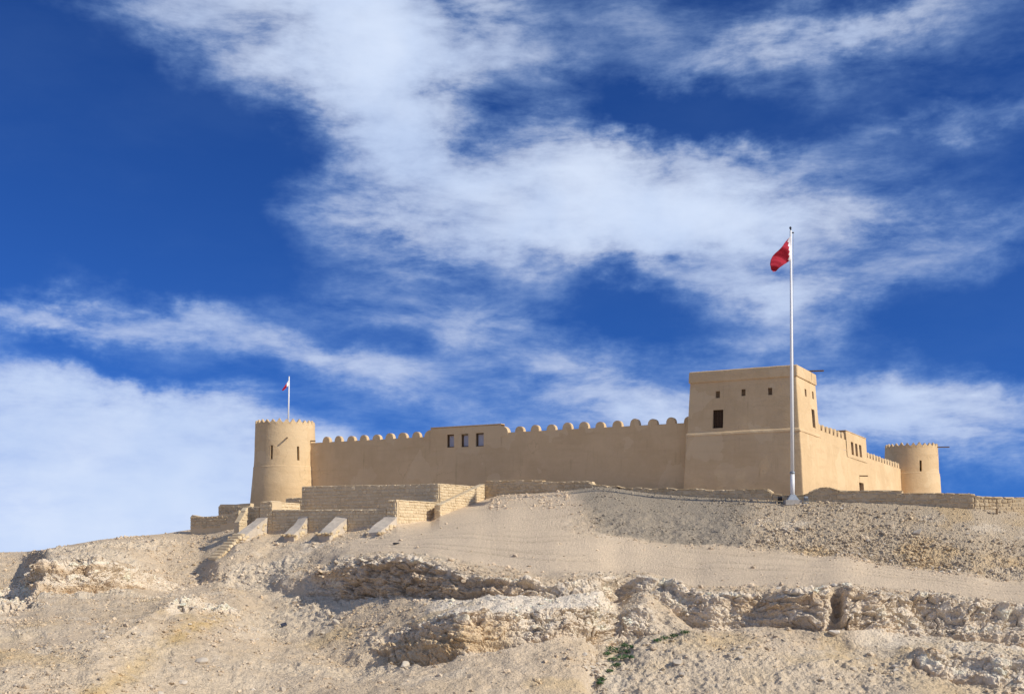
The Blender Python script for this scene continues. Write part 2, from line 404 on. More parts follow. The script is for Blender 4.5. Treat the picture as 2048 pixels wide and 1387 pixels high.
for k, (Nk, wy, wd) in enumerate(((N2, 7, 0.7), (N3, 8, 0.8), (N4, 7, 0.7), (N5, 10, 0.9), (N6, 3, 0.4), (N7, 3, 0.3))):
    y, d = line(Nk, (11, 9, 11, 9, 31, 31)[k] if k else 11)
    if k >= 4:                       # keep the break beside the stair sharp
        yb_, db_ = line(Nk, 9); wq = np.exp(-((XC - 440) / 70.0) ** 2); y = y * (1 - wq) + yb_ * wq; d = d * (1 - wq) + db_ * wq
    oc = (2, 3, 2, 3, 1, 1)[k]
    add_line(y + wob(0.016, wy, 40 + k, oc), d + wob(0.012, wd, 60 + k, oc))
y8, d8 = line(N8, 5)
for i, px in enumerate(XC):          # the foot of the walls
    if 505 <= px < 795: d8[i] = fw(on_front(px, -16.0), -16.0)[1]
    elif 795 <= px < 862: d8[i] = fw(-26.95, on_side(px, -26.95))[1]
    elif 862 <= px < 880: d8[i] = fw(-26.95, on_side(862, -26.95))[1] * (880 - px) / 18 + fw(-25.72, on_side(880, -25.72))[1] * (px - 862) / 18
    elif 880 <= px < 968: d8[i] = fw(-25.72, on_side(px, -25.72))[1]
    elif 968 <= px < 1952: d8[i] = fw(on_front(px, -4.5), -4.5)[1]
    elif px >= 1952: d8[i] = 83.0 + 0.05 * ((px - CX) / F * 83.0 - 32.0) - 0.1
kk = np.hanning(33)[1:-1]; kk /= kk.sum(); wq = sstep(XC, 885, 925)
ys_ = np.convolve(np.pad(y8, 15, 'edge'), kk, 'valid'); ds_ = np.convolve(np.pad(d8, 15, 'edge'), kk, 'valid')
y8 = y8 * (1 - wq) + ys_ * wq; d8 = d8 * (1 - wq) + ds_ * wq
add_line(y8, d8)
z8 = lines[-1][:, 2]
z9 = np.interp(XC, [-400, 120, 300, 400, 500, 545, 870, 960, 1100, 1960, 2060, 2450], [-1.5, -1.2, 0.6, 1.6, 3.4, 3.0, 3.2, 4.4, 4.5, 3.6, 2.5, 1.8])
gap = np.interp(XC, [-400, 300, 480, 540, 960, 2450], [8, 6, 2, 0.6, 0.6, 0.7])
lines.append(row_at(d8 + gap, np.maximum(z9, np.minimum(z8 + 0.05, z9 + 0.3))))
z10 = np.interp(XC, [-400, 100, 330, 480, 560, 1960, 2100, 2450], [-3.0, -2.6, 0.6, 4.0, GZ, GZ, 4.0, 2.0])
lines.append(row_at(np.maximum(d8 + 14, 116), z10))
lines.append(row_at(165, np.minimum(z10, GZ)))
lines.append(row_at(215, -10.5))
NROW = [4, 8, 88, 62, 60, 62, 36, 58, 92, 4, 10, 8, 6]
P = []; VV = []
for k, n in enumerate(NROW):
    for j in range(n):
        t = j / n
        P.append(lines[k] * (1 - t) + lines[k + 1] * t); VV.append(k + t)
P.append(lines[-1]); VV.append(float(len(NROW)))
P = np.array(P); VV = np.array(VV)
nr, nc = P.shape[:2]
# soften the creases along the rows a little
for it in range(2):
    Q = P.copy(); Q[1:-1] = (P[:-2] + 2 * P[1:-1] + P[2:]) / 4; P = Q
du = np.gradient(P, axis=1); dv = np.gradient(P, axis=0)
Nn = np.cross(du, dv); Nn /= np.linalg.norm(Nn, axis=2, keepdims=True) + 1e-9
PX = np.broadcast_to(XC, (nr, nc)); V = np.broadcast_to(VV[:, None], (nr, nc))
flat = P.reshape(-1, 3); px = PX.ravel(); v = V.ravel(); nrm = Nn.reshape(-1, 3)
steep = sstep(1 - np.abs(nrm[:, 2]), 0.18, 0.5)
# zone masks (line numbers: 2=N1 3=N2 4=N3 5=N4 6=N5 7=N6 8=N7 9=N8)
def band(a, b, s=0.15): return sstep(v, a - s, a + s) * (1 - sstep(v, b - s, b + s))
jit = fbm(flat, 0.35, 3, 0.5, 5)
pxj = px + jit * 40
road = band(6.75, 8.0, 0.3) * sstep(pxj, 620, 760) + band(7.6, 9.2, 0.3) * sstep(pxj, 700, 860) * (1 - sstep(pxj + (v - 8) * -90, 1080, 1170))
road = np.clip(road, 0, 1)
gravel = band(8.02, 9.1, 0.04) * sstep(pxj, 1120 + (9 - v) * 60, 1180 + (9 - v) * 60) * (1 - sstep(pxj, 1470, 1530))
bank = band(8.0, 9.1, 0.05) * sstep(pxj, 1470, 1540)
cliff_up = band(5.0, 6.05, 0.06) * (1 - sstep(px, 340, 400) * (1 - sstep(px, 600, 660)))
cliff_lo = band(3.0, 4.05, 0.06) * sstep(px, 700, 800) * (1 - sstep(px, 1280, 1350)) + band(3.0, 4.05, 0.06) * sstep(px, 1790, 1850) + band(3.0, 4.05, 0.06) * sstep(px, 320, 350) * (1 - sstep(px, 460, 500))
cliff = np.clip(cliff_up + cliff_lo, 0, 1)
bench = band(4.0, 5.0, 0.1) * sstep(px, 820, 900) * (1 - sstep(px, 1220, 1260))
gully = np.exp(-((px - (1236 - (5 - v) * 16)) / 26.0) ** 2) * band(2.0, 6.2, 0.3)
rough_zone = np.clip(0.55 + 0.5 * sstep(fbm(flat, 0.12, 3, 0.5, 21), -0.2, 0.4), 0, 1)
# displacement
big = fbm(flat, 0.16, 3, 0.5, 31) * 0.38
med = fbm(flat, 0.6, 3, 0.55, 35) * 0.20
fin = fbm(flat, 2.2, 3, 0.6, 39)
wall_fix = 1 - sstep(v, 8.05, 8.95) * (1 - sstep(v, 10.1, 10.3)) * 0.88
d = big * (0.9 - 0.55 * road) + med * (1.0 - 0.82 * road) + fin * (0.075 + 0.045 * rough_zone) * (1 - 0.82 * road) 
d = d + gravel * (fbm(flat, 3.4, 2, 0.6, 47) * 0.10 + fbm(flat, 0.35, 2, 0.5, 48) * 0.2) + bank * (np.abs(fbm(flat, 1.9, 4, 0.72, 51)) * 0.34 - 0.08)
crumble = sstep(fbm(flat, 0.16, 3, 0.5, 151), 0.0, 0.35) * (1 - road) * (1 - cliff) * np.clip(band(4.6, 8.4, 0.3) * (1 - sstep(px, 700, 800)) + band(2.0, 5.0, 0.3) * 0.6 + band(5.9, 6.7, 0.2) * 0.8, 0, 1)
d = d + crumble * (np.abs(fbm(flat, 1.5, 4, 0.7, 155)) * 0.55 - 0.10)
idx = np.where((cliff > 0.02) | (bench > 0.05) | (gully > 0.1))[0]
pc = flat[idx]
strat_z = pc[:, 2] + fbm(pc, 0.30, 4, 0.55, 55) * 0.75
sz = np.stack([strat_z * 2.6, pc[:, 0] * 0.10, pc[:, 1] * 0.10], 1)
strata = fbm(sz, 1.0, 3, 0.6, 59)
w1 = worley(pc, 1.3, 63); w2 = worley(pc * np.array([1, 1, 1.4]), 3.2, 67)
crumb = fbm(pc, 3.0, 3, 0.65, 73)
soft = sstep(fbm(pc, 0.22, 2, 0.5, 77), -0.25, 0.35)
terr = np.abs(((strat_z * 1.9 + 0.3 * strata) % 1.0) - 0.5) * 2
knob = (0.55 - w1) * 0.26 * soft + (0.55 - w2) * (0.07 + 0.10 * soft) + crumb * 0.17 + (terr - 0.5) * 0.13 * soft
pw = pc + 0.25 * np.stack([fbm(pc, 0.8, 2, 0.5, 161), fbm(pc, 0.8, 2, 0.5, 163), fbm(pc, 0.8, 2, 0.5, 165)], 1)
e1, c1 = blocks(pw * np.array([0.75, 0.75, 1.7]), 171)
e2, c2 = blocks(pw * np.array([2.0, 2.0, 3.6]), 181)
frac = (c1 - 0.5) * 0.42 + (c2 - 0.5) * 0.20 - (1 - sstep(e1, 0.0, 0.16)) * 0.16 - (1 - sstep(e2, 0.0, 0.2)) * 0.07
knob = knob * 0.55 + frac * (0.45 + 0.55 * sstep(fbm(pc, 0.3, 2, 0.5, 167), -0.3, 0.3))
but = fbm(pc * np.array([1, 1, 0.25]), 0.45, 3, 0.55, 71) * 0.50
cap = sstep(v[idx] % 1.0, 0.70, 0.85) * (cliff[idx]) * 0.22
foot = (1 - sstep(v[idx] % 1.0, 0.05, 0.3)) * cliff[idx] * 0.25
amp = np.maximum(cliff[idx], np.maximum(bench[idx] * 0.2, gully[idx] * 0.6))
d[idx] += amp * (strata * 0.36 + knob + but + cap - foot)
rut = 0
for q_, o_ in ((7.30, 0.0), (7.46, 0.0), (7.72, 1.3), (7.86, 1.3)):
    rut = rut + np.exp(-((v - q_ - 0.07 * np.sin(px / 210.0 + o_) - 0.03 * np.sin(px / 67.0 + o_)) / 0.022) ** 2)
rut = rut * road * sstep(fbm(flat, 0.15, 2, 0.5, 191), -0.35, 0.1)
d = d - rut * 0.06
d *= wall_fix
d -= np.exp(-((px - 1672 - fbm(flat, 1.5, 2, 0.5, 79) * 8) / 11.0) ** 2) * cliff_up * 0.9
d -= gully * 0.5
disp = nrm.copy()
disp[:, 1] -= 0.25 * cliff; disp[:, 2] = np.maximum(disp[:, 2], -0.2)
flat = flat + disp * d[:, None]
# colour by kind of ground
def C(r, g, b): return np.array([r, g, b], np.float32)
n_a = fbm(flat, 0.25, 4, 0.55, 81)[:, None]; n_b = fbm(flat, 1.6, 3, 0.6, 85)[:, None]; n_c = fbm(flat, 0.09, 3, 0.5, 89)[:, None]
col = C(0.475, 0.395, 0.295) + n_a * 0.045 + n_b * 0.03
col = np.broadcast_to(col, (len(flat), 3)) * np.ones((1, 3), np.float32)
def blend(c, w): 
    global col
    w = np.clip(w, 0, 1)
    if w.ndim == 1: w = w[:, None]
    col = col * (1 - w) + c * w
blend(C(0.545, 0.455, 0.345), road * 0.85)
trk = fbm(flat * np.array([0.25, 1.6, 1.6]), 0.5, 3, 0.5, 93)
blend(C(0.45, 0.37, 0.275), road * sstep(trk, 0.0, 0.6) * 0.35)
blend(C(0.42, 0.345, 0.255), rut * 0.45)
blend(C(0.275, 0.243, 0.198), gravel * 0.95)
blend(C(0.385, 0.325, 0.243), bank * 0.8)
blend(C(0.47, 0.345, 0.185), bank * sstep(fbm(flat, 0.3, 3, 0.5, 97), 0.12, 0.45) * 0.5)
lime = C(0.61, 0.55, 0.46)
blend(lime, cliff * (0.70 + 0.3 * sstep(n_b[:, 0], -0.3, 0.3)))
cc_ = np.zeros(len(flat)); cc_[idx] = c1 - 0.5
col = col * (1 + (cc_ * cliff * 0.22)[:, None])
blend(C(0.64, 0.59, 0.51), bench * 0.8)
blend(C(0.62, 0.57, 0.49), band(4.2, 5.0, 0.1) * sstep(px, 1690, 1760) * 0.75)
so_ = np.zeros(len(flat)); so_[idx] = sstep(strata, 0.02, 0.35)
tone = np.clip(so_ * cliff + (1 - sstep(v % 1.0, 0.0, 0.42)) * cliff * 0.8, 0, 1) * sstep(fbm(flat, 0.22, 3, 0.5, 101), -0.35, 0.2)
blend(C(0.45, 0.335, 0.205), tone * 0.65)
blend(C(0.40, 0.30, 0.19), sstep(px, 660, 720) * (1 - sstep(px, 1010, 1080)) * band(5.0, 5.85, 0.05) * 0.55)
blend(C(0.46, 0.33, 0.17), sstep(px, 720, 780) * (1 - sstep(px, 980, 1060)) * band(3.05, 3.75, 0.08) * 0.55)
pyv = HY - flat[:, 2] / flat[:, 1] * F
streak = np.exp(-((px - (420 - (pyv - 1230) * 1.5) + jit * 25) / 38.0) ** 2) * sstep(pyv, 1215, 1240) * (v > 2)
blend(C(0.47, 0.355, 0.19), streak * sstep(n_b[:, 0], -0.6, 0.1) * 1.0)
blend(C(0.47, 0.365, 0.215), sstep(fbm(flat, 0.2, 3, 0.5, 105), 0.25, 0.55) * (1 - road) * (1 - cliff) * band(2, 5) * 0.6)
blend(C(0.54, 0.48, 0.39), crumble * 0.7)
blend(C(0.56, 0.50, 0.41), sstep(fbm(flat, 0.45, 4, 0.6, 109), 0.22, 0.5) * (1 - road) * 0.5 * (1 - gravel))

col = np.clip(col * np.array([1.28, 1.225, 1.135], np.float32), 0.03, 0.8)
# the ground's own material
def ground_mat():
    m, T, b = pmat('desert_ground', 0.97, 0.08)
    p = wpos(T)
    at = T.node('ShaderNodeAttribute', attribute_name='Col').outputs['Color']
    gr = T.noise(p, 7.0, 6, 0.75); sp = T.noise(p, 22.0, 3, 0.7)
    vor = T.node('ShaderNodeTexVoronoi'); T.put(vor.inputs['Vector'], p); vor.inputs['Scale'].default_value = 9.0
    c = T.mix(0.55, at, T.mix(T.ss(gr, 0.32, 0.68), (0.72, 0.71, 0.69), (1.22, 1.22, 1.22)), 'MULTIPLY')
    c = T.mix(0.40, c, T.mix(T.ss(sp, 0.35, 0.65), (0.70, 0.68, 0.66), (1.25, 1.25, 1.26)), 'MULTIPLY')
    T.l.new(c, b.inputs['Base Color'])
    h = T.m('ADD', T.m('MULTIPLY', gr, 1.0), T.m('MULTIPLY', vor.outputs['Distance'], 0.5))
    bump(T, b, h, 0.9, 0.11)
    return m
M_GROUND = ground_mat()
ii = np.arange(nr * nc).reshape(nr, nc)
quads = np.stack([ii[:-1, :-1], ii[:-1, 1:], ii[1:, 1:], ii[1:, :-1]], -1).reshape(-1, 4)
def np_mesh(name, verts, faces, cols=None, smooth=True):
    k = faces.shape[1]
    me = bpy.data.meshes.new(name)
    me.vertices.add(len(verts)); me.vertices.foreach_set('co', np.asarray(verts, np.float32).ravel())
    me.loops.add(faces.size); me.loops.foreach_set('vertex_index', faces.astype(np.int32).ravel())
    me.polygons.add(len(faces))
    me.polygons.foreach_set('loop_start', np.arange(0, faces.size, k, dtype=np.int32))
    me.polygons.foreach_set('use_smooth', np.full(len(faces), smooth))
    me.update(calc_edges=True)
    if cols is not None:
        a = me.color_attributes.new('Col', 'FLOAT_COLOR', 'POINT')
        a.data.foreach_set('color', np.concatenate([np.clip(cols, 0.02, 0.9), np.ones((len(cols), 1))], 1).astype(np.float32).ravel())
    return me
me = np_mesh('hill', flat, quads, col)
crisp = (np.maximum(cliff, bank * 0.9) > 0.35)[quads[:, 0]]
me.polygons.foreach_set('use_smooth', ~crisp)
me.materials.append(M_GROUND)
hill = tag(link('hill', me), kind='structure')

# valley floor: one sheet to the horizon, rising under the camera
g1 = np.concatenate([-np.geomspace(6000, 5, 46), [0], np.geomspace(5, 6000, 46)])
GX, GY = np.meshgrid(g1, g1)
gp = np.stack([GX.ravel(), GY.ravel(), np.zeros(GX.size)], 1)
rr = np.hypot(gp[:, 0], gp[:, 1])
gp[:, 2] = -9.6 + 7.95 * np.exp(-(rr / 11.0) ** 2) + fbm(gp, 0.02, 3, 0.5, 111) * 0.5 * np.clip(rr / 40, 0, 1)
n_ = len(g1); gi = np.arange(n_ * n_).reshape(n_, n_)
gq = np.stack([gi[:-1, :-1], gi[:-1, 1:], gi[1:, 1:], gi[1:, :-1]], -1).reshape(-1, 4)
me = np_mesh('valley_ground', gp, gq, np.tile(C(0.47, 0.39, 0.29), (len(gp), 1)))
me.materials.append(M_GROUND)
tag(link('valley_ground', me), kind='structure')

# where a photo column and row meet the hill
tpx = CX + F * flat[:, 0] / flat[:, 1]; tpy = HY - F * flat[:, 2] / flat[:, 1]
vis = v < 9.3
def hit(x, y):
    dd = (tpx - x) ** 2 + (tpy - y) ** 2
    dd = np.where(vis, dd, 1e9)
    cand = np.where(dd < 16)[0]
    if len(cand) == 0: return flat[int(np.argmin(dd))]
    return flat[cand[np.argmin(flat[cand, 1])]]
def ground_z(X, Y):
    dd = (flat[:, 0] - X) ** 2 + (flat[:, 1] - Y) ** 2
    return float(flat[int(np.argmin(dd)), 2])

# ---------------------------------------------------------------- fort builders
def rough(vs, amp, seed):
    a = np.array(vs, np.float64)
    for k in range(3): a[:, k] += vnoise(a * 1.1 + 31.7 * k, seed + k) * amp + vnoise(a * 3.7 + 11.7 * k, seed + 9 + k) * amp * 0.4
    return a
def refine(br, step):
    br = sorted(set(round(b, 4) for b in br)); out = []
    for a, b in zip(br[:-1], br[1:]):
        n = max(1, int(math.ceil((b - a) / step)))
        out += [a + (b - a) * i / n for i in range(n)]
    return out + [br[-1]]
def panel(name, mapf, S, Z, holes, depth, mat, parent, step=0.45, wrap=False, seed=1, amp=0.018):
    """wall skin over (s, z) with openings; mapf(s, z, inward) gives the point"""
    S = refine(list(S) + [h[0] for h in holes] + [h[1] for h in holes], step)
    Z = refine(list(Z) + [h[2] for h in holes] + [h[3] for h in holes], step)
    nS, nZ = len(S), len(Z)
    vs = [mapf(s, z, 0) for z in Z for s in S]
    fs = []
    def inside(s, z): return any(h[0] < s < h[1] and h[2] < z < h[3] for h in holes)
    for j in range(nZ - 1):
        for i in range(nS - 1):
            if inside((S[i] + S[i + 1]) / 2, (Z[j] + Z[j + 1]) / 2): continue
            fs.append((j * nS + i, j * nS + i + 1, (j + 1) * nS + i + 1, (j + 1) * nS + i))
    vs = [tuple(q) for q in rough(vs, amp, seed)]
    if wrap:
        for j in range(nZ): vs[j * nS + nS - 1] = vs[j * nS]
    for (a, b, c, e) in holes:           # reveals
        ia = [k for k, s in enumerate(S) if a - 1e-3 <= s <= b + 1e-3]; jz = [k for k, z in enumerate(Z) if c - 1e-3 <= z <= e + 1e-3]
        loop = [(i, jz[0]) for i in ia] + [(ia[-1], j) for j in jz[1:]] + [(i, jz[-1]) for i in ia[-2::-1]] + [(ia[0], j) for j in jz[-2:0:-1]]
        base = len(vs)
        for (i, j) in loop: vs.append(tuple(mapf(S[i], Z[j], depth)))
        n = len(loop)
        for k in range(n):
            k2 = (k + 1) % n
            fs.append((loop[k][1] * nS + loop[k][0], base + k, base + k2, loop[k2][1] * nS + loop[k2][0]))
    o = mesh_obj(name, vs, fs, mat, parent, False)
    me = o.data
    if hasattr(me, 'shade_smooth'): pass
    return o
def shade_auto(o, ang=40):
    me = o.data
    me.polygons.foreach_set('use_smooth', [True] * len(me.polygons))
    bm = bmesh.new(); bm.from_mesh(me)
    for e in bm.edges:
        if len(e.link_faces) == 2 and e.calc_face_angle(0) > R(ang): e.smooth = False
    bm.to_mesh(me); bm.free()
def arch_mesh(name, w, h, t, pointed=False, n=16):
    """battlement merlon: profile in x-z, thickness in y (0..t), base at z=0"""
    prof = []
    if pointed:
        prof = [(-w / 2, -0.05), (-w / 2, 0.02), (-w * 0.40, h * 0.12), (-w * 0.26, h * 0.45), (-w * 0.13, h * 0.82), (0, h), (w * 0.13, h * 0.82), (w * 0.26, h * 0.45), (w * 0.40, h * 0.12), (w / 2, 0.02), (w / 2, -0.05)]
    else:
        r = w / 2; st = h - r * 0.92
        prof = [(-r * 1.06, -0.05), (-r * 1.03, 0.02)]
        for k in range(n + 1):
            a = math.pi * (1 - k / n)
            prof.append((r * math.cos(a), st + r * 0.92 * math.sin(a)))
        prof += [(r * 1.03, 0.02), (r * 1.06, -0.05)]
    m = len(prof)
    vs = [(x, 0, z) for x, z in prof] + [(x, t, z) for x, z in prof]
    bm = bmesh.new()
    bv = [bm.verts.new(p) for p in vs]
    bm.faces.new(bv[:m]); bm.faces.new(bv[m:][::-1])
    for k in range(m):
        k2 = (k + 1) % m
        bm.faces.new((bv[k2], bv[k], bv[m + k], bv[m + k2]))
    edges = [e for e in bm.edges if abs(e.verts[0].co.y - e.verts[1].co.y) < 1e-5 and min(e.verts[0].co.z, e.verts[1].co.z) > -0.04]
    bmesh.ops.bevel(bm, geom=edges, offset=0.045, segments=2, affect='EDGES')
    bmesh.ops.recalc_face_normals(bm, faces=bm.faces[:])
    me = bpy.data.meshes.new(name); bm.to_mesh(me); bm.free()
    tmp = bpy.data.objects.new('merlon', me); shade_auto(tmp, 14); bpy.data.objects.remove(tmp)
    me.materials.append(M_PLASTER)
    return me
MERLON = [arch_mesh('merlon', 0.86 + random.uniform(-.03, .03), 0.60 + random.uniform(-.03, .04), 0.46) for _ in range(4)]
MERLON_P = [arch_mesh('merlon', 0.66, 0.40 + 0.03 * k, 0.26, True) for k in range(3)]
def child(name, me, parent, loc, rz=0.0, sc=(1, 1, 1)):
    o = link(name, me, parent); o.location = loc; o.rotation_euler = (0, 0, rz); o.scale = sc
    return o

# -------- square tower
W_T, D_T, ZT = 9.7, 7.0, 14.78
st = empty('square_tower', (*fw(0, 0), GZ), FA)
tag(st, 'tall square sand-coloured tower at the near corner of the fort', 'tower')
def sq_map(z0off=GZ):
    def path(s, ins):                      # rounded rectangle walked front-left -> front-right -> back
        x0, x1, y0, y1 = ins
        r = 0.16
        L1, L2 = x1 - x0, y1 - y0
        a = [(x0, y0), (x1, y0), (x1, y1), (x0, y1)]
        return x0, x1, y0, y1, r
    return path
def tower_ins(z):
    t = (z - GZ) / (ZT - GZ)
    return (-W_T + 0.28 * t, -0.74 * t, 0.74 * t, D_T - 0.4 * t)
SEG = [0, W_T, W_T + D_T, 2 * W_T + D_T, 2 * W_T + 2 * D_T]
def tower_map(off):
    def f(s, z, d):
        x0, x1, y0, y1 = tower_ins(z)
        x0 -= off; x1 += off; y0 -= off; y1 += off
        s = min(max(s, 0), SEG[4])
        r = 0.10
        if s <= SEG[1]:
            u = s / W_T; p = (x0 + (x1 - x0) * u, y0); n = (0, 1)
            e = min(s, SEG[1] - s)
        elif s <= SEG[2]:
            u = (s - SEG[1]) / D_T; p = (x1, y0 + (y1 - y0) * u); n = (-1, 0)
        elif s <= SEG[3]:
            u = (s - SEG[2]) / W_T; p = (x1 - (x1 - x0) * u, y1); n = (0, -1)
        else:
            u = (s - SEG[3]) / D_T; p = (x0, y1 - (y1 - y0) * u); n = (1, 0)
        # round the near corners
        cxy = None
        if abs(s - SEG[1]) < 0.12: cxy = (x1 - r, y0 + r)
        elif s < 0.12 or s > SEG[4] - 0.12: cxy = (x0 + r, y0 + r)
        if cxy:
            v_ = Vector((p[0] - cxy[0], p[1] - cxy[1]))
            v_ = v_.normalized() * r
            p = (cxy[0] + v_.x, cxy[1] + v_.y)
        return (p[0] + n[0] * d, p[1] + n[1] * d, z - GZ)
    return f
S_T = SEG + [0.06, 0.12, SEG[1] - 0.12, SEG[1] - 0.06, SEG[1] + 0.06, SEG[1] + 0.12, SEG[4] - 0.12, SEG[4] - 0.06]
def front_s(px, z):                        # column -> s on the tower's front face at height z
    x0, x1, y0, y1 = tower_ins(z); xl = on_front(px, y0); return (xl - x0) / (x1 - x0) * W_T
def right_s(px, z):
    x0, x1, y0, y1 = tower_ins(z); yl = on_side(px, x1); return SEG[1] + (yl - y0) / (y1 - y0) * D_T
def Yf(px, yl): return fw(on_front(px, yl), yl)[1]
holes = []; kinds = []
for (a, b, c, e) in ((1431, 1439.5, 781.5, 795), (1482.5, 1491, 777.5, 791), (1536, 1544.5, 774.5, 789), (1425, 1446, 819, 856)):
    Yw = Yf((a + b) / 2, 0.5)
    zb, zt = zat(e, Yw), zat(c, Yw)
    holes.append((front_s(a, zb), front_s(b, zb), zb, zt)); kinds.append('f')
for (a, b, c, e) in ((1610, 1613.5, 775, 790), (1625, 1628, 780, 795), (1625.5, 1631.5, 818, 855)):
    zz = 11.5
    yl = on_side((a + b) / 2, -0.4); Yw = fw(-0.4, yl)[1]
    zb, zt = zat(e, Yw), zat(c, Yw)
    holes.append((right_s(a, zb), right_s(b, zb), zb, zt)); kinds.append('r')
LEDGE, BAND = 9.66, 13.88
o = panel('lower_wall', tower_map(0.07), S_T, [GZ - 1.5, LEDGE - 0.10], [], 0.3, M_PLASTER, st, 0.5, True, 3, 0.02); shade_auto(o, 30)
up_map = tower_map(0.0)
o = panel('upper_wall', up_map, S_T, [LEDGE - 0.12, BAND + 0.02], holes, 0.30, M_PLASTER, st, 0.5, True, 4, 0.016); shade_auto(o, 30)
def ring_profile(name, prof, parent, seed):      # a band round the tower: list of (z, off)
    S = refine(S_T, 0.5)
    vs, fs = [], []
    for (z, off) in prof:
        f = tower_map(off)
        vs += [f(s, z, 0) for s in S]
    n = len(S)
    vs = [tuple(q) for q in rough(vs, 0.014, seed)]
    for j in range(len(prof)): vs[j * n + n - 1] = vs[j * n]
    for j in range(len(prof) - 1):
        for i in range(n - 1): fs.append((j * n + i, j * n + i + 1, (j + 1) * n + i + 1, (j + 1) * n + i))
    o = mesh_obj(name, vs, fs, M_PLASTER, parent); shade_auto(o, 35); return o
ring_profile('string_course', [(LEDGE - 0.13, 0.06), (LEDGE - 0.13, 0.115), (LEDGE + 0.02, 0.11), (LEDGE + 0.09, 0.07), (LEDGE + 0.16, -0.02)], st, 5)
ring_profile('parapet_band', [(BAND, -0.01), (BAND, 0.085), (BAND + 0.06, 0.10), (ZT - 0.06, 0.10), (ZT, 0.04), (ZT + 0.01, -0.12), (ZT - 0.02, -0.34), (ZT - 0.7, -0.36)], st, 6)
x0, x1, y0, y1 = tower_ins(ZT - 0.7)
bev_box('roof', x0 + 0.2, x1 - 0.2, y0 + 0.2, y1 - 0.2, ZT - 0.95 - GZ, ZT - 0.7 - GZ, M_PLASTER, st, 0)
# windows of the tower
for h, kd in zip(holes, kinds):
    a, b, c, e = h
    big_w = (e - c) > 1.0
    wn_ = empty('window'); wn_.parent = st
    p0 = Vector(up_map((a + b) / 2, (c + e) / 2, 0.2)); wn_.location = p0
    wn_.rotation_euler = (0, 0, 0 if kd == 'f' else R(90))
    w2 = (b - a) / 2; h2 = (e - c) / 2
    if big_w:
        npl = 5 if kd == 'f' else 4
        for k in range(npl):
            bev_box('plank', -w2 + 2 * w2 * k / npl + 0.008, -w2 + 2 * w2 * (k + 1) / npl - 0.008, 0.05, 0.09, -h2, h2, M_WOOD, wn_, 0.006)
        for (xa, xb, za, zb) in ((-w2 - .02, w2 + .02, h2 - 0.07, h2 + .02), (-w2 - .02, w2 + .02, -h2 - .02, -h2 + 0.07), (-w2 - .02, -w2 + 0.07, -h2 + .07, h2 - .07), (w2 - 0.07, w2 + .02, -h2 + .07, h2 - .07)):
            bev_box('frame', xa, xb, -0.02, 0.045, za, zb, M_WOOD, wn_, 0.008)
        for k in range(3):
            xx = -w2 + 2 * w2 * (k + 1) / 4
            bev_box('bar', xx - 0.015, xx + 0.015, 0.0, 0.03, -h2 + .07, h2 - .07, M_WOOD, wn_, 0.004)
    else:
        bev_box('shutter', -w2 - .03, w2 + .03, 0.0, 0.05, -h2 - .03, h2 + .03, M_NICHE, wn_, 0.006)
        bev_box('rail', -w2, w2, -0.02, -0.002, -0.03, 0.03, M_NICHE, wn_, 0.004)
def spout(parent, p, dirv, L, r=0.055):
    d = Vector(dirv).normalized(); p = Vector(p)
    up = Vector((0, 0, 1)); s = d.cross(up).normalized()
    vs, fs = [], []
    prof = [(-r, 0), (-r, 2.0 * r), (-r * 0.6, 2.0 * r), (-r * 0.6, 0.5 * r), (r * 0.6, 0.5 * r), (r * 0.6, 2 * r), (r, 2 * r), (r, 0)]
    for t in (-0.35, L):
        for (a, b) in prof: vs.append(p + d * t + s * a + up * (b - (0.05 * max(t, 0))))
    n = len(prof)
    for k in range(n): fs.append((k, (k + 1) % n, n + (k + 1) % n, n + k))
    fs.append(tuple(range(n))); fs.append(tuple(range(n, 2 * n))[::-1])
    return mesh_obj('spout', vs, fs, M_BEAM, parent)
x0, x1, y0, y1 = tower_ins(14.4)
yl = on_side(1621, x1); spout(st, (x1 + 0.08, yl, zat(743, fw(x1, yl)[1]) - GZ), (1, 0, 0), 1.0)

# -------- front curtain wall
YW = 1.5; TW = 10.74; TP = 11.48
fwall = empty('fort_wall', (*fw(-29, YW), GZ), FA)
tag(fwall, 'long shaded front wall of the fort with rounded battlements', 'wall')
xl0, xl1 = -50.4, -9.2
def wl(px): return on_front(px, YW)
pL0, pL1, pR1, pR0 = wl(849), wl(862), wl(1003), wl(1016)
fo = -29.0
def fm(s, z, d): return (s - fo, -0.35 * (1 - (z - GZ) / (TW - GZ)) * 0.5 + d, z - GZ)
# the top and the back of the wall
def top_strip(name, a, b, zt, th, parent, mp, z0=None, seed=5):
    S = refine([a, b], 0.6); vs, fs = [], []
    for s in S:
        vs += [mp(s, zt, 0.0), mp(s, zt + 0.03, 0.04), mp(s, zt + 0.03, th - 0.04), mp(s, zt, th), mp(s, (zt - 4.0) if z0 is None else z0, th)]
    vs = [tuple(q) for q in rough(vs, 0.014, seed)]
    for i in range(len(S) - 1):
        for k in range(4): fs.append((i * 5 + k, i * 5 + 5 + k, i * 5 + 6 + k, i * 5 + 1 + k))
    o = mesh_obj(name, vs, fs, M_PLASTER, parent); shade_auto(o, 50); return o

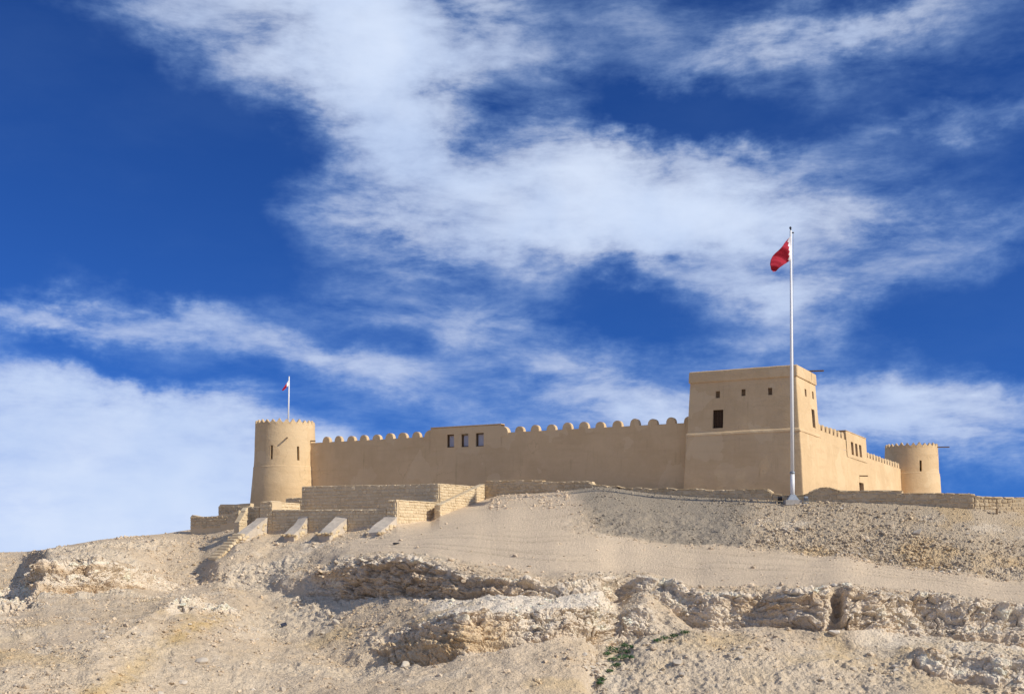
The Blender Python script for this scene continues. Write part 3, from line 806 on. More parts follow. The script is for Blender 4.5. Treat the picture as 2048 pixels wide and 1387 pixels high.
# raised middle block with its curved shoulders and three windows
wins = []
for (a, b, c, e) in ((894.5, 908.5, 868.5, 894), (923, 937, 867.5, 893), (952, 968, 865.5, 892)):
    Yw = Yf((a + b) / 2, YW)
    wins.append((wl(a), wl(b), zat(e, Yw), zat(c, Yw)))
o = panel('wall_face', fm, [xl0, xl1], [GZ - 1.5, TW], [(a - .02, b + .02, c - .02, min(e + .02, TW)) for a, b, c, e in wins], 0.3, M_PLASTER, fwall, 0.6, False, 12, 0.022); shade_auto(o, 30)
top_strip('wall_top', xl0, pL1 + 0.05, TW, 0.6, fwall, fm, GZ - 0.5, 21)
top_strip('wall_top', pR1 - 0.05, xl1, TW, 0.6, fwall, fm, GZ - 0.5, 23)
def bm_(s, z, d): return (s - fo, -0.045 + d, z - GZ)
ZB = 9.35
o = panel('raised_block', bm_, [pL1, pR1], [ZB, TP], wins, 0.42, M_PLASTER, fwall, 0.5, False, 14, 0.012); shade_auto(o, 30)
top_strip('block_top', pL1, pR1, TP, 0.65, fwall, bm_, TW - 0.4, 22)
bev_box('coping', pL1 - fo - 0.03, pR1 - fo + 0.03, -0.09, 0.62, TP - GZ + 0.034, TP - GZ + 0.11, M_PLASTER, fwall, 0.02)
def shoulder(x_low, x_high, nm):
    n = 9; vs = []; sgn = 1 if x_high > x_low else -1
    L = abs(x_high - x_low); H = TP - 0.05 - TW
    prof = [(x_high, TW - 0.3)] + [(x_low, TW - 0.3)]
    for k in range(n + 1):
        a = math.pi / 2 * k / n
        prof.append((x_low + sgn * L * (1 - math.cos(a)), TW + H * math.sin(a) * 0.93))
    m = len(prof)
    vs = [(x - fo, -0.043, z - GZ) for x, z in prof] + [(x - fo, 0.55, z - GZ) for x, z in prof]
    fs = [tuple(range(m)), tuple(range(m, 2 * m))[::-1]] + [(k, m + k, m + (k + 1) % m, (k + 1) % m) for k in range(m)]
    if sgn < 0: fs = [tuple(reversed(f)) for f in fs]
    o = mesh_obj(nm, vs, fs, M_PLASTER, fwall); shade_auto(o, 40)
shoulder(pL0, pL1, 'shoulder'); shoulder(pR0, pR1, 'shoulder')
for (a, b, c, e) in wins:
    w = empty('window'); w.parent = fwall
    w.location = ((a + b) / 2 - fo, 0.16, (c + e) / 2 - GZ)
    w2, h2 = (b - a) / 2, (e - c) / 2
    for (xa, xb, za, zb) in ((-w2 - .01, w2 + .01, h2 - 0.06, h2 + .01), (-w2 - .01, w2 + .01, -h2 - .01, -h2 + 0.07), (-w2 - .01, -w2 + 0.08, -h2 + .07, h2 - .06), (w2 - 0.05, w2 + .01, -h2 + .07, h2 - .06)):
        bev_box('frame', xa, xb, -0.06, 0.12, za, zb, M_WOOD, w, 0.008)
    bev_box('shutter_leaf', -w2 + 0.08, -w2 + 0.12, 0.0, 0.10, -h2 + .07, h2 - .06, M_BEAM, w, 0.004)
    bev_box('pane', -w2 + 0.12, w2 - 0.05, 0.07, 0.085, -h2 + .07, h2 - .06, M_GLASS, w, 0)
for px_ in (652, 676, 701.5, 726.5, 752.5, 778.5, 804.5, 832, 1038.5, 1069.5, 1102, 1134, 1167, 1199.5, 1234, 1269, 1305, 1341.5, 1377):
    child('merlon', random.choice(MERLON), fwall, (wl(px_) - fo, 0.0, TW - GZ), random.uniform(-.04, .04), (random.uniform(.90, 1.08), random.uniform(.92, 1.05), random.uniform(.86, 1.08)))

# -------- side curtain wall
XS = -0.12
swall = empty('fort_wall', (*fw(XS, 25), GZ), FA)
tag(swall, 'sunlit side wall of the fort running back to the far round tower', 'wall')
so_y = 25.0
def sx(z): return 0.12 - 0.0727 * (z - GZ)
def sm(s, z, d): return (sx(z) - d, s - so_y, z - GZ)
Z1, Z2, ZP2 = 10.2, 9.22, 11.02
ya, yb, yc, yd = 5.5, 16.7, 25.4, 43.5
dY = on_side(1718.5, XS); dY2 = on_side(1727.5, XS)
wins = []
for (a, b, c, e) in ((1707, 1711.6, 883, 909), (1715.2, 1719.6, 886.5, 911.5), (1723.3, 1727.6, 889, 913.5)):
    s0, s1 = on_side(a, XS), on_side(b, XS); Yw = fw(XS, (s0 + s1) / 2)[1]
    wins.append((s0, s1, zat(e, Yw), zat(c, Yw)))
o = panel('wall_face', sm, [ya, yd], [GZ - 1.5, Z2], [(dY, dY2, 4.4, 6.62)] + [(a - .02, b + .02, c - .02, Z2) for a, b, c, e in wins if c < Z2 - .05], 0.5, M_PLASTER, swall, 0.6, False, 31, 0.022); shade_auto(o, 30)
o = panel('wall_face', sm, [ya, yc], [Z2, Z1], [(a - .02, b + .02, max(c - .02, Z2), min(e + .02, Z1)) for a, b, c, e in wins], 0.5, M_PLASTER, swall, 0.6, False, 32, 0.014); shade_auto(o, 30)
def pm(s, z, d): return (sx(z) + 0.045 - d, s - so_y, z - GZ)
o = panel('raised_block', pm, [yb, yc], [8.7, ZP2], wins, 0.35, M_PLASTER, swall, 0.5, False, 33, 0.01); shade_auto(o, 30)
bev_box('block_side', -0.95, sx(11) + 0.03, yb - so_y - 0.02, yb - so_y + 0.25, Z1 - GZ - 0.2, ZP2 - GZ - 0.02, M_PLASTER, swall, 0.02)
bev_box('block_side', -0.95, sx(11) + 0.03, yc - so_y - 0.25, yc - so_y + 0.02, Z2 - GZ - 0.2, ZP2 - GZ - 0.02, M_PLASTER, swall, 0.02)
bev_box('coping', -2.2, sx(11) + 0.09, yb - so_y - 0.06, yc - so_y + 0.05, ZP2 - GZ, ZP2 - GZ + 0.07, M_PLASTER, swall, 0.02)
top_strip('wall_top', ya, yb, Z1, 0.6, swall, sm, GZ - 0.5, 41)
top_strip('wall_top', yc, yd, Z2, 0.6, swall, sm, GZ - 0.5, 42)
for (a, b, c, e) in wins:
    w = empty('window'); w.parent = swall
    w.location = (sx(9.6) - 0.14, (a + b) / 2 - so_y, (c + e) / 2 - GZ); w.rotation_euler = (0, 0, R(90))
    w2, h2 = (b - a) / 2, (e - c) / 2
    for k in range(3):
        bev_box('plank', -w2 + 2 * w2 * k / 3 + 0.006, -w2 + 2 * w2 * (k + 1) / 3 - 0.006, 0.05, 0.09, -h2, h2, M_NICHE, w, 0.005)
    for (xa, xb, za, zb) in ((-w2, w2, h2 - 0.06, h2 + .01), (-w2, w2, -h2 - .01, -h2 + 0.06), (-w2 - .01, -w2 + 0.06, -h2 + .06, h2 - .06), (w2 - 0.06, w2 + .01, -h2 + .06, h2 - .06)):
        bev_box('frame', xa, xb, -0.03, 0.045, za, zb, M_WOOD, w, 0.006)
dr = empty('door'); dr.parent = swall; dr.location = (-0.28, (dY + dY2) / 2 - so_y, 0)
dr.rotation_euler = (0, 0, R(90))
dw = (dY2 - dY) / 2
for k in range(5):
    bev_box('plank', -dw + 2 * dw * k / 5 + 0.008, -dw + 2 * dw * (k + 1) / 5 - 0.008, 0.0, 0.05, -0.1, 2.02, M_WOOD, dr, 0.006)
for k in range(7):
    s = 6.9 + k * 1.445
    if s < 16.6: child('merlon', random.choice(MERLON), swall, (sx(Z1), s - so_y, Z1 - GZ), R(90), (0.98, 1, random.uniform(.94, 1.05)))
for k in range(12):
    child('merlon', random.choice(MERLON), swall, (sx(Z2), 26.35 + k * 1.425 - so_y, Z2 - GZ), R(90), (0.95, 1, random.uniform(.92, 1.04)))
ysp = on_side(1720.5, XS); spout(swall, (sx(7), ysp - so_y, zat(952, fw(XS, ysp)[1]) - GZ), (1, 0, 0), 0.75)

# -------- round towers
def round_tower(label, cxy, z_top, r_prof, slits, ring_z, spouts, seed):
    t = empty('round_tower', (*cxy, GZ), 0)
    tag(t, label, 'tower', 'round corner towers of the fort')
    toward = math.atan2(-cxy[1], -cxy[0])           # angle that faces the camera
    def rad(z): return float(np.interp(z, [a for a, b in r_prof], [b for a, b in r_prof]))
    RM = 3.0
    def mp(s, z, d):
        a = toward + s / RM
        r = rad(z) - d
        return (r * math.cos(a), r * math.sin(a), z - GZ)
    Lc = math.pi * RM
    hs = []
    for (sx, wd, z0, z1) in slits: hs.append((sx - wd / 2, sx + wd / 2, z0, z1))
    o = panel('lower_drum', mp, [-Lc, Lc], [GZ - 2.0, ring_z], [], 0.5, M_PLASTER, t, 0.38, True, seed, 0.02); shade_auto(o, 50)
    def mp2(s, z, d):
        a = toward + s / RM; r = rad(z) - 0.045 - d
        return (r * math.cos(a), r * math.sin(a), z - GZ)
    o = panel('upper_drum', mp2, [-Lc, Lc], [ring_z - 0.05, z_top], hs, 0.3, M_PLASTER, t, 0.38, True, seed + 3, 0.016); shade_auto(o, 50)
    n = 48
    vs, fs = [], []
    for (z, r) in ((z_top - 0.01, rad(z_top) - 0.045), (z_top, rad(z_top) - 0.32), (z_top - 1.0, rad(z_top) - 0.34), (z_top - 1.02, 0.02)):
        for k in range(n): vs.append((r * math.cos(2 * math.pi * k / n), r * math.sin(2 * math.pi * k / n), z - GZ))
    for j in range(3):
        for k in range(n): fs.append((j * n + k, j * n + (k + 1) % n, (j + 1) * n + (k + 1) % n, (j + 1) * n + k))
    o = mesh_obj('parapet_top', vs, fs, M_PLASTER, t); shade_auto(o, 40)
    vs, fs = [], []
    for (z, r) in ((ring_z - 0.05, rad(ring_z) - 0.06), (ring_z - 0.045, rad(ring_z) + 0.02), (ring_z, rad(ring_z) + 0.015), (ring_z + 0.06, rad(ring_z) - 0.07)):
        for k in range(n): vs.append((r * math.cos(2 * math.pi * k / n), r * math.sin(2 * math.pi * k / n), z - GZ))
    for j in range(3):
        for k in range(n): fs.append((j * n + k, j * n + (k + 1) % n, (j + 1) * n + (k + 1) % n, (j + 1) * n + k))
    o = mesh_obj('string_course', vs, fs, M_PLASTER, t); shade_auto(o, 60)
    nm = 27
    for k in range(nm):
        a = 2 * math.pi * k / nm + 0.05
        r = rad(z_top) - 0.05
        child('merlon', MERLON_P[k % 3], t, (r * math.cos(a), r * math.sin(a), z_top - GZ), a + math.pi / 2, (1, 1, random.uniform(.93, 1.06)))
    for (sx, z, L) in spouts:
        a = toward + sx / RM; r = rad(z)
        spout(t, (r * math.cos(a), r * math.sin(a), z - GZ), (math.cos(a), math.sin(a), 0), L)
    return t, toward
def arc_s(px, cxy, r, RM=3.0):             # column -> arc position on a tower's near side
    dist = math.hypot(*cxy); bear = math.atan2(cxy[0], cxy[1])
    a = math.atan((px - CX) / F) - bear
    q = math.asin(max(-1, min(1, dist * math.sin(a) / r)))     # angle seen from the axis
    return (q - a) * RM
CL = ((570.5 - CX) / F * 118.3, 118.3)
pl = [(GZ - 2, 3.62), (GZ, 3.42), (8.5, 3.08), (12.2, 2.94), (13.2, 2.93)]
YL = 115.4
slL = [(arc_s(542.5, CL, 3.05), 0.23, zat(918, YL), zat(889.5, YL)), (arc_s(597, CL, 3.05), 0.23, zat(919, YL), zat(891, YL))]
round_tower('round tower at the left end with small white flagpole on top', CL, zat(845, YL), pl, slL, zat(931, YL),
            [(arc_s(574, CL, 3.0), zat(876, YL), 0.55), (arc_s(622, CL, 3.0), zat(879, YL), 0.5)], 51)
CRT = ((1822.5 - CX) / F * 133.5, 133.5)
pr = [(GZ - 2, 3.55), (GZ, 3.32), (9.0, 2.97), (12.5, 2.80), (13.0, 2.80)]
YR = 130.6
round_tower('distant round tower at the far right end of the fort', CRT, zat(891.5, YR), pr,
            [(arc_s(1842, CRT, 2.95), 0.26, zat(942, YR), zat(920, YR))], zat(942.5, YR) - 0.12, [(arc_s(1868, CRT, 2.95) + 1.2, zat(896, 133), 1.25)], 57)

# ---------------------------------------------------------------- stone walls
def stone_variants(n, rough_amt):
    out = []
    for k in range(n):
        bm = bmesh.new()
        bmesh.ops.create_cube(bm, size=1.0)
        bmesh.ops.bevel(bm, geom=bm.edges[:], offset=0.16, segments=1, affect='EDGES')
        for vv in bm.verts: vv.co += Vector((random.uniform(-1, 1), random.uniform(-1, 1), random.uniform(-1, 1))) * rough_amt
        me = bpy.data.meshes.new('stone'); bm.to_mesh(me); bm.free()
        out.append(me)
    return out
def with_mat(ms, mat):
    res = []
    for m_ in ms:
        c = m_.copy(); c.materials.append(mat); res.append(c)
    return res
SV = stone_variants(8, 0.055)
ST_CUT = with_mat(SV, M_STONE); ST_RUB = with_mat(stone_variants(8, 0.10), M_RUBBLE)
def stone_wall(label, p0, p1, top, bot, thick=0.5, stone=(0.42, 0.26), rubble=False, name='stone_wall', cap=True, proud=0.035, end=False, core_mat=None):
    """p0 -> p1: the face seen from the camera, left to right; top/bot: list of (0..1, z)"""
    p0 = Vector(p0); p1 = Vector(p1); L = (p1 - p0).length; d = (p1 - p0) / L
    rz = math.atan2(d.y, d.x)
    tp = lambda s: float(np.interp(s / L, [a for a, b in top], [b for a, b in top]))
    bt = lambda s: float(np.interp(s / L, [a for a, b in bot], [b for a, b in bot]))
    zb = min(b for a, b in bot)
    w = empty(name, (p0.x, p0.y, zb), rz)
    tag(w, label, 'wall')
    # core
    S = refine([0, L] + [a * L for a, b in top], 0.35); vs, fs = [], []
    NK = 5
    for s in S:
        t = tp(s) - zb
        if cap: t -= 0.05
        b_ = bt(s) - zb - 0.7
        for (y, z) in ((0, b_), (0, (b_ + t) / 2), (0, t), (thick, t), (thick, b_)): vs.append((s, y, z))
    vs = [tuple(q) for q in rough(vs, 0.02 if not rubble else 0.035, int(abs(p0.x) * 10) + 3)]
    for i in range(len(S) - 1):
        for k in range(NK - 1): fs.append((i * NK + k, i * NK + NK + k, i * NK + NK + k + 1, i * NK + k + 1))
    fs.append(tuple(range(NK))); fs.append(tuple((len(S) - 1) * NK + k for k in range(NK))[::-1])
    mesh_obj('core', vs, fs, core_mat or M_MORTAR, w)
    ms = ST_RUB if rubble else ST_CUT
    sw, sh = stone
    # courses of stones
    zc = zb + 0.02; ztop = max(b for a, b in top); cnt = 0
    while zc < ztop:
        h = sh * random.uniform(0.75, 1.25)
        s = random.uniform(-0.5, 0) * sw
        while s < L:
            ww = sw * random.uniform(0.65, 1.4)
            a, b = max(s, 0.0), min(s + ww, L)
            mid = (a + b) / 2
            if b - a > 0.12 and zc + h * 0.75 < min(tp(a + .02), tp(b - .02)) and zc + h > bt(mid) and cnt < 290:
                hh = min(h * random.uniform(0.78, 1.12), tp(mid) - zc - 0.03)
                o = child('stone', random.choice(ms), w, (mid, 0.10 - proud * random.uniform(0.1, 1.3), zc + h / 2 - zb),
                          0, (b - a - 0.02, 0.24, hh - 0.02))
                o.rotation_euler = (random.uniform(-.04, .04) + (math.pi if random.random() < .5 else 0), random.uniform(-.06, .06) * (2.2 if rubble else 1), random.uniform(-.05, .05))
                cnt += 1
            s += ww
        zc += h
    if cap:
        s = 0.0; prev = None
        while s < L - 0.1:
            ww = min(random.uniform(0.55, 0.95), L - s)
            za, zbq = tp(s + 0.03), tp(s + ww - 0.03)
            ang = -math.atan2(zbq - za, ww)
            if abs(zbq - za) < 0.5:
                o = child('coping_stone', random.choice(ms), w, (s + ww / 2, thick / 2 - 0.02, (za + zbq) / 2 - zb - 0.04), 0, (ww * 1.0, thick + 0.07, 0.11))
                o.rotation_euler = (random.uniform(-.02, .02), ang, random.uniform(-.02, .02))
            s += ww
    return w
def fpt(px, yl): return fw(on_front(px, yl), yl)
def front_wall(label, yl, pxa, pxb, tops, bots, **kw):
    """a wall along the fort's front direction; tops/bots as photo (column, row)"""
    xa, xb = on_front(pxa, yl), on_front(pxb, yl)
    def cv(lst): return [((on_front(q, yl) - xa) / (xb - xa), zat(r, fpt(q, yl)[1])) for q, r in lst]
    return stone_wall(label, fw(xa, yl), fw(xb, yl), cv(tops), cv(bots), **kw)
def side_wall(label, xl, pxa, pxb, tops, bots, **kw):
    a, b = on_side(pxa, xl), on_side(pxb, xl)
    def cv(lst): return [((on_side(q, xl) - a) / (b - a), zat(r, fw(xl, on_side(q, xl))[1])) for q, r in lst]
    return stone_wall(label, fw(xl, a), fw(xl, b), cv(tops), cv(bots), **kw)
YLOW, YUP, XR = -15.9, -9.8, -27.0
# lower terrace
front_wall('long shaded coursed stone wall of the lower terrace, with sloping buttresses', YLOW, 545, 773, [(545, 1019), (773, 1018)], [(545, 1072), (650, 1067), (773, 1062)], stone=(0.40, 0.24))
front_wall('taller square stone block at the right end of the lower terrace wall', YLOW - 0.03, 773.5, 794, [(773.5, 1000), (794, 998.5)], [(773.5, 1062), (794, 1056)], stone=(0.36, 0.24), thick=1.2)
side_wall('sunlit end wall of the lower terrace beside the dark doorway', XR, 797, 877, [(797, 999), (877, 1004)], [(797, 1052), (877, 1042)], stone=(0.40, 0.24))
front_wall('stone block with a flat top at the left end of the lower terrace wall', YLOW - 0.02, 520, 544.5, [(520, 1003), (544.5, 1001)], [(520, 1062), (544.5, 1070)], stone=(0.36, 0.24), thick=1.2)
side_wall('pale sunlit wall in front of the left round tower foot', on_front(543, YLOW + 0.9) - 0.6, 547, 600, [(547, 1003), (600, 1006)], [(547, 1020), (600, 1022)], stone=(0.42, 0.26))
front_wall('narrow shaded wall left of the lower terrace block', YLOW + 0.5, 494, 519, [(494, 1013), (519, 1013)], [(494, 1046), (519, 1056)], stone=(0.36, 0.24))
# upper terrace
front_wall('long shaded coursed stone wall of the upper terrace below the fort', YUP, 603.5, 877, [(603.5, 972.5), (700, 970), (800, 969), (877, 966.5)], [(603.5, 1021), (877, 1018)], stone=(0.44, 0.28))
side_wall('sunlit end wall of the upper terrace above the ramp wall', XR + 0.02, 879.5, 962, [(879.5, 966.5), (962, 973)], [(879.5, 1003), (962, 985)], stone=(0.40, 0.24))
side_wall('bright sloping wall climbing along the ramp to the terrace', -25.75, 880, 969, [(880, 1009), (905, 997), (969, 967)], [(880, 1042), (915, 1022), (969, 994)], stone=(0.36, 0.22))
front_wall('shaded end pier of the sloping ramp wall beside the doorway', on_side(880, -25.75) + 0.02, 870, 879.3, [(870, 1010), (879.3, 1009)], [(870, 1042), (879.3, 1043)], stone=(0.3, 0.22), thick=0.4)
front_wall('thin dark wall strip at the foot of the left round tower', YUP + 2.0, 572, 604, [(572, 996), (604, 994.5)], [(572, 1012), (604, 1012)], stone=(0.5, 0.28))
# wall along the crest in front of the fort
front_wall('stepped stone wall along the crest right of the ramp', -4.4, 970.5, 1215, [(970.5, 961), (1085, 959.5), (1086.5, 963.5), (1183, 961.5), (1187, 969), (1206, 969), (1215, 972)], [(970.5, 992), (1085, 988), (1150, 980), (1215, 978)], stone=(0.42, 0.27), rubble=True, thick=0.6)
front_wall('low notched stone wall along the crest in front of the square tower', -4.4, 1215.5, 1545, [(1215.5, 973), (1232, 970.5), (1237, 976), (1281, 974), (1289, 975), (1291, 978.5), (1337, 974.5), (1343, 975), (1345, 978.5), (1404, 975.5), (1410, 978.5), (1412, 981), (1420, 980), (1536, 976.5), (1545, 985)],
           [(1215.5, 982), (1300, 990), (1400, 996), (1545, 1004)], stone=(0.48, 0.30), rubble=True, thick=0.6)
front_wall('lowest stretch of stone wall behind the tall flagpole', -4.4, 1545.5, 1617, [(1545.5, 986), (1560, 989), (1605, 990), (1617, 985)], [(1545.5, 1003), (1617, 1006)], stone=(0.48, 0.30), rubble=True, thick=0.6)
front_wall('rubble wall with a rounded hump right of the tall flagpole', -4.4, 1617.5, 1803, [(1617.5, 984), (1628, 976.5), (1645, 973.5), (1660, 973.5), (1672, 979), (1690, 981), (1760, 980), (1803, 980.5)], [(1617.5, 1006), (1803, 1012)], stone=(0.46, 0.30), rubble=True, thick=0.6)
front_wall('straight rubble wall below the far round tower', -4.4, 1803.5, 1948, [(1803.5, 985.5), (1900, 985.5), (1946, 986.5), (1948, 989)], [(1803.5, 1013), (1948, 1023)], stone=(0.46, 0.30), rubble=True, thick=0.6)
pe = fpt(1949, -4.4)
stone_wall('sunlit pale stone wall at the right edge', (pe[0] + 0.02, pe[1] + 0.02), (pe[0] + 9.5, pe[1] + 0.5), [(0, zat(990, pe[1])), (0.08, zat(992.5, pe[1])), (1, zat(997, pe[1]))], [(0, zat(1024, pe[1])), (1, zat(1028, pe[1]))], stone=(0.34, 0.25), rubble=True, thick=0.6)
# walls at the left end
front_wall('low ragged stone wall at the far left end of the ruins', -13.5, 381, 478, [(381, 1033), (384, 1029), (402, 1033), (432, 1031), (445, 1027), (462, 1027), (478, 1020)], [(381, 1056), (478, 1043)], stone=(0.44, 0.26), rubble=True, cap=False)
front_wall('dark upper wall stub between the ragged wall and the round tower', -11.0, 437, 500, [(437, 1013), (441, 1008), (470, 1008), (500, 1006)], [(437, 1030), (500, 1028)], stone=(0.46, 0.28), rubble=True, cap=False)

# sloping buttresses and the stair
def buttress(label, pxl, pxr, yl, top_row, length, width_keep=True, foot_row=None, mat_top=M_RENDER, z_end=None):
    xa, xb = on_front(pxl, yl), on_front(pxr, yl)
    Yc = fw(xa, yl)[1]; zt = zat(top_row, Yc)
    w = xb - xa
    e = empty('buttress', (*fw((xa + xb) / 2, yl), zt - 2.0), FA)
    tag(e, label, 'buttress', 'buttresses of the lower terrace wall')
    # local: y negative comes towards the camera; top slopes down to the ground
    n = 8; vs, fs = [], []
    for k in range(n + 1):
        t = k / n; y = 0.05 - (length + 0.05) * t
        z = 2.0 - (zt - z_end) * t + 0.02
        for (x, zz) in ((-w / 2, -2.2), (-w / 2, z), (w / 2, z), (w / 2, -2.2)): vs.append((x, y, zz))
    vs = [tuple(q) for q in rough(vs, 0.075, int(pxl))]
    for k in range(n):
        for q in range(3): fs.append((k * 4 + q, k * 4 + q + 1, k * 4 + 5 + q, k * 4 + 4 + q))
    fs.append((n * 4, n * 4 + 1, n * 4 + 2, n * 4 + 3))
    mesh_obj('rendered_body', vs, fs, M_RENDER, e)
    for k in range(26):                    # stones of the sunlit right side
        t = random.random() ** 1.2; y = -0.15 - (length - 0.3) * t
        zmax = 2.0 - (zt - z_end) * (-y / length) - 0.16
        z = zmax - random.random() * 1.5
        o = child('stone', random.choice(ST_CUT), e, (w / 2 - 0.04, y, z), 0, (0.2, random.uniform(.22, .4), random.uniform(.16, .24)))
        o.rotation_euler = (random.uniform(-.1, .1), 0, random.uniform(-.1, .1))
    for k in range(9):
        o = child('stone', random.choice(ST_RUB), e, (random.uniform(-w * .7, w * .7), -length - random.uniform(-.15, .3), z_end - zt + 2.0 - random.uniform(-.03, .12)), random.uniform(0, 6), (random.uniform(.15, .32), random.uniform(.14, .26), random.uniform(.1, .2)))
    return e
def foot_z(pxf, pyf): return float(hit(pxf, pyf)[2])
buttress('wide rendered buttress beside the stair, leftmost of the four', 516, 536, YLOW + 0.0, 1034, 3.1, z_end=zat(1074, 94.5))
buttress('second buttress from the left on the lower terrace wall', 598, 617.5, YLOW, 1034, 1.9, z_end=zat(1068, 93.5))
buttress('third buttress from the left on the lower terrace wall', 673, 695, YLOW, 1033.5, 2.3, z_end=zat(1066, 91.5))
buttress('buttress at the right corner of the lower terrace wall', 768, 794.5, YLOW - 0.05, 1033, 2.3, z_end=zat(1065, 89.5))
e_ = side_wall('short pale sloping pier left of the lower terrace block', on_front(496, YLOW) + 0.05, 478, 496, [(478, 1042), (480, 1040), (496, 1012)], [(478, 1052), (496, 1048)], stone=(0.3, 0.22), thick=0.5)
# stair going down to the left
stair = empty('stone_stair', (*fpt(505, YLOW - 3.2), zat(1080, 94)), FA)
tag(stair, 'worn stone stair running down the slope from the leftmost buttress', 'stairs')
sxl = on_front(505, YLOW)
base_xy = Vector((*fw(on_front(516, YLOW) - 0.1, YLOW - 3.0), 0))
for k in range(9):
    yy = 0.10 - 0.34 * k
    zz = zat(1066, 94.5) - 0.225 * k
    wd = 1.05
    loc_ = fw(on_front(525, YLOW), YLOW - 3.0 + yy)
    o = link('step', random.choice(ST_CUT), stair)
    inv = Matrix.Translation(stair.location) @ Matrix.Rotation(FA, 4, 'Z')
    lp = inv.inverted() @ Vector((loc_[0], loc_[1], zz - 0.14))
    o.location = lp; o.scale = (wd * random.uniform(.92, 1.06), 0.46, 0.30)
    o.rotation_euler = (random.uniform(-.03, .03), random.uniform(-.03, .03), random.uniform(-.05, .05))
    gz_ = ground_z(loc_[0], loc_[1])
    for q in range(max(1, int(math.ceil((zz - 0.2 - gz_) / 0.22)))):
        o = link('stone', random.choice(ST_CUT), stair)
        o.location = lp + Vector((random.uniform(-.45, .42) if q else 0.38, random.uniform(-.1, .1), -0.30 - 0.22 * q)); o.scale = (0.6, 0.5, 0.26)
        o.rotation_euler = (random.uniform(-.1, .1), random.uniform(-.1, .1), random.uniform(-.3, .3))

# ---------------------------------------------------------------- flagpoles and flags
def serr(t, n=5):                          # zigzag of the flag's serrated border
    q = (t * n) % 1.0
    return 1 - abs(2 * q - 1)
def flag(name, label, corner, nS=28, nT=30, folds=0.12, freq=9.0, white=0.28, seed=0):
    """corner(s, t) -> world point without folds; s along the fly, t from top to bottom"""
    e = empty(name, corner(0, 1)); tag(e, label, 'flag')
    base = Vector(corner(0, 1))
    def pt(s, t):
        p = Vector(corner(s, t)) - base
        ph = freq * (s * 0.9 + t * 0.55)
        p.y += folds * math.sin(ph) * min(1, s * 5) + 0.4 * folds * math.sin(2.3 * ph + 1 + seed) * s
        p.x += 0.25 * folds * math.cos(ph * 1.3) * s
        p.z += 0.25 * folds * math.sin(ph * 0.7 + 2) * s
        return p
    for nm, lo, hi, mat in (('white_band', lambda t: 0.0, lambda t: white * (0.75 + 0.5 * serr(t)), M_WCLOTH), ('red_field', lambda t: white * (0.75 + 0.5 * serr(t)), lambda t: 1.0, M_RED)):
        vs, fs = [], []
        ns = 8 if nm == 'white_band' else nS
        for j in range(nT + 1):
            t = j / nT
            for i in range(ns + 1):
                s = lo(t) + (hi(t) - lo(t)) * i / ns
                vs.append(pt(s, t))
        for j in range(nT):
            for i in range(ns): fs.append((j * (ns + 1) + i, j * (ns + 1) + i + 1, (j + 1) * (ns + 1) + i + 1, (j + 1) * (ns + 1) + i))
        o = mesh_obj(nm, vs, fs, mat, e, True)
        so_m = o.modifiers.new('cloth', 'SOLIDIFY'); so_m.thickness = 0.008
    return e
FPY = fpt(1585, -4.86)[1]
fp_x = (1585.0 - CX) / F * FPY; fz = zat(1001, FPY); ftop = zat(461, FPY)
fp = empty('flagpole', (fp_x, FPY, fz)); tag(fp, 'tall white flagpole standing in front of the square tower', 'flagpole')
Hh = ftop - fz
lean = (1581.5 - 1585.0) / F * FPY
tube('lower_shaft', [(0, 0, 0.25), (lean * .02, 0, 2.05)], [0.165, 0.155], M_WHITE, fp, 16)
tube('collar', [(lean * .09, 0, 2.0), (lean * .09, 0, 2.14)], [0.19, 0.185], M_GREYM, fp, 16)
tube('shaft', [(lean * .1, 0, 2.1), (lean * .5, 0, Hh * .5), (lean, 0, Hh)], [0.14, 0.115, 0.075], M_WHITE, fp, 16)
tube('finial', [(lean, 0, Hh - 0.02), (lean, 0, Hh + 0.08), (lean - .02, 0, Hh + 0.16), (lean - 0.03, 0, Hh + 0.24), (lean - .03, 0, Hh + 0.3)], [0.05, 0.04, 0.085, 0.08, 0.02], M_DARKM, fp, 10)
bev_box('truck_arm', lean + 0.05, lean + 0.24, -0.03, 0.03, Hh - 0.20, Hh - 0.12, M_DARKM, fp, 0.01)
tube('rope', [(lean + 0.20, 0, Hh - 0.18), (lean + 0.17, 0, Hh * .6), (0.19, 0, 2.4)], 0.012, M_GREYM, fp, 6)
bev_box('base_plinth', -0.62, 0.62, -0.45, 0.36, -0.35, 0.06, M_CONC, fp, 0.03)
vs = [(-.42, -.34, .055), (.42, -.34, .055), (.42, .3, .055), (-.42, .3, .055), (-.17, -.17, .46), (.17, -.17, .46), (.17, .17, .46), (-.17, .17, .46)]
mesh_obj('base_cone', vs, [(0, 1, 5, 4), (1, 2, 6, 5), (2, 3, 7, 6), (3, 0, 4, 7), (4, 5, 6, 7)], M_GREYM, fp)
fy = FPY - 0.13
def big_corner(s, t):
    top = (1582.6 - 44 * s, 470 + 52 * s); bot = (1582.6 - 37 * s, 519 + 25.5 * s)
    x = top[0] * (1 - t) + bot[0] * t; y = top[1] * (1 - t) + bot[1] * t
    Yd = fy - 0.9 * s
    return ((x - CX) / F * Yd, Yd, zat(y, Yd))
flag('flag', 'large red flag with white serrated band drooping from the tall flagpole', big_corner, folds=0.20, freq=11, white=0.13)
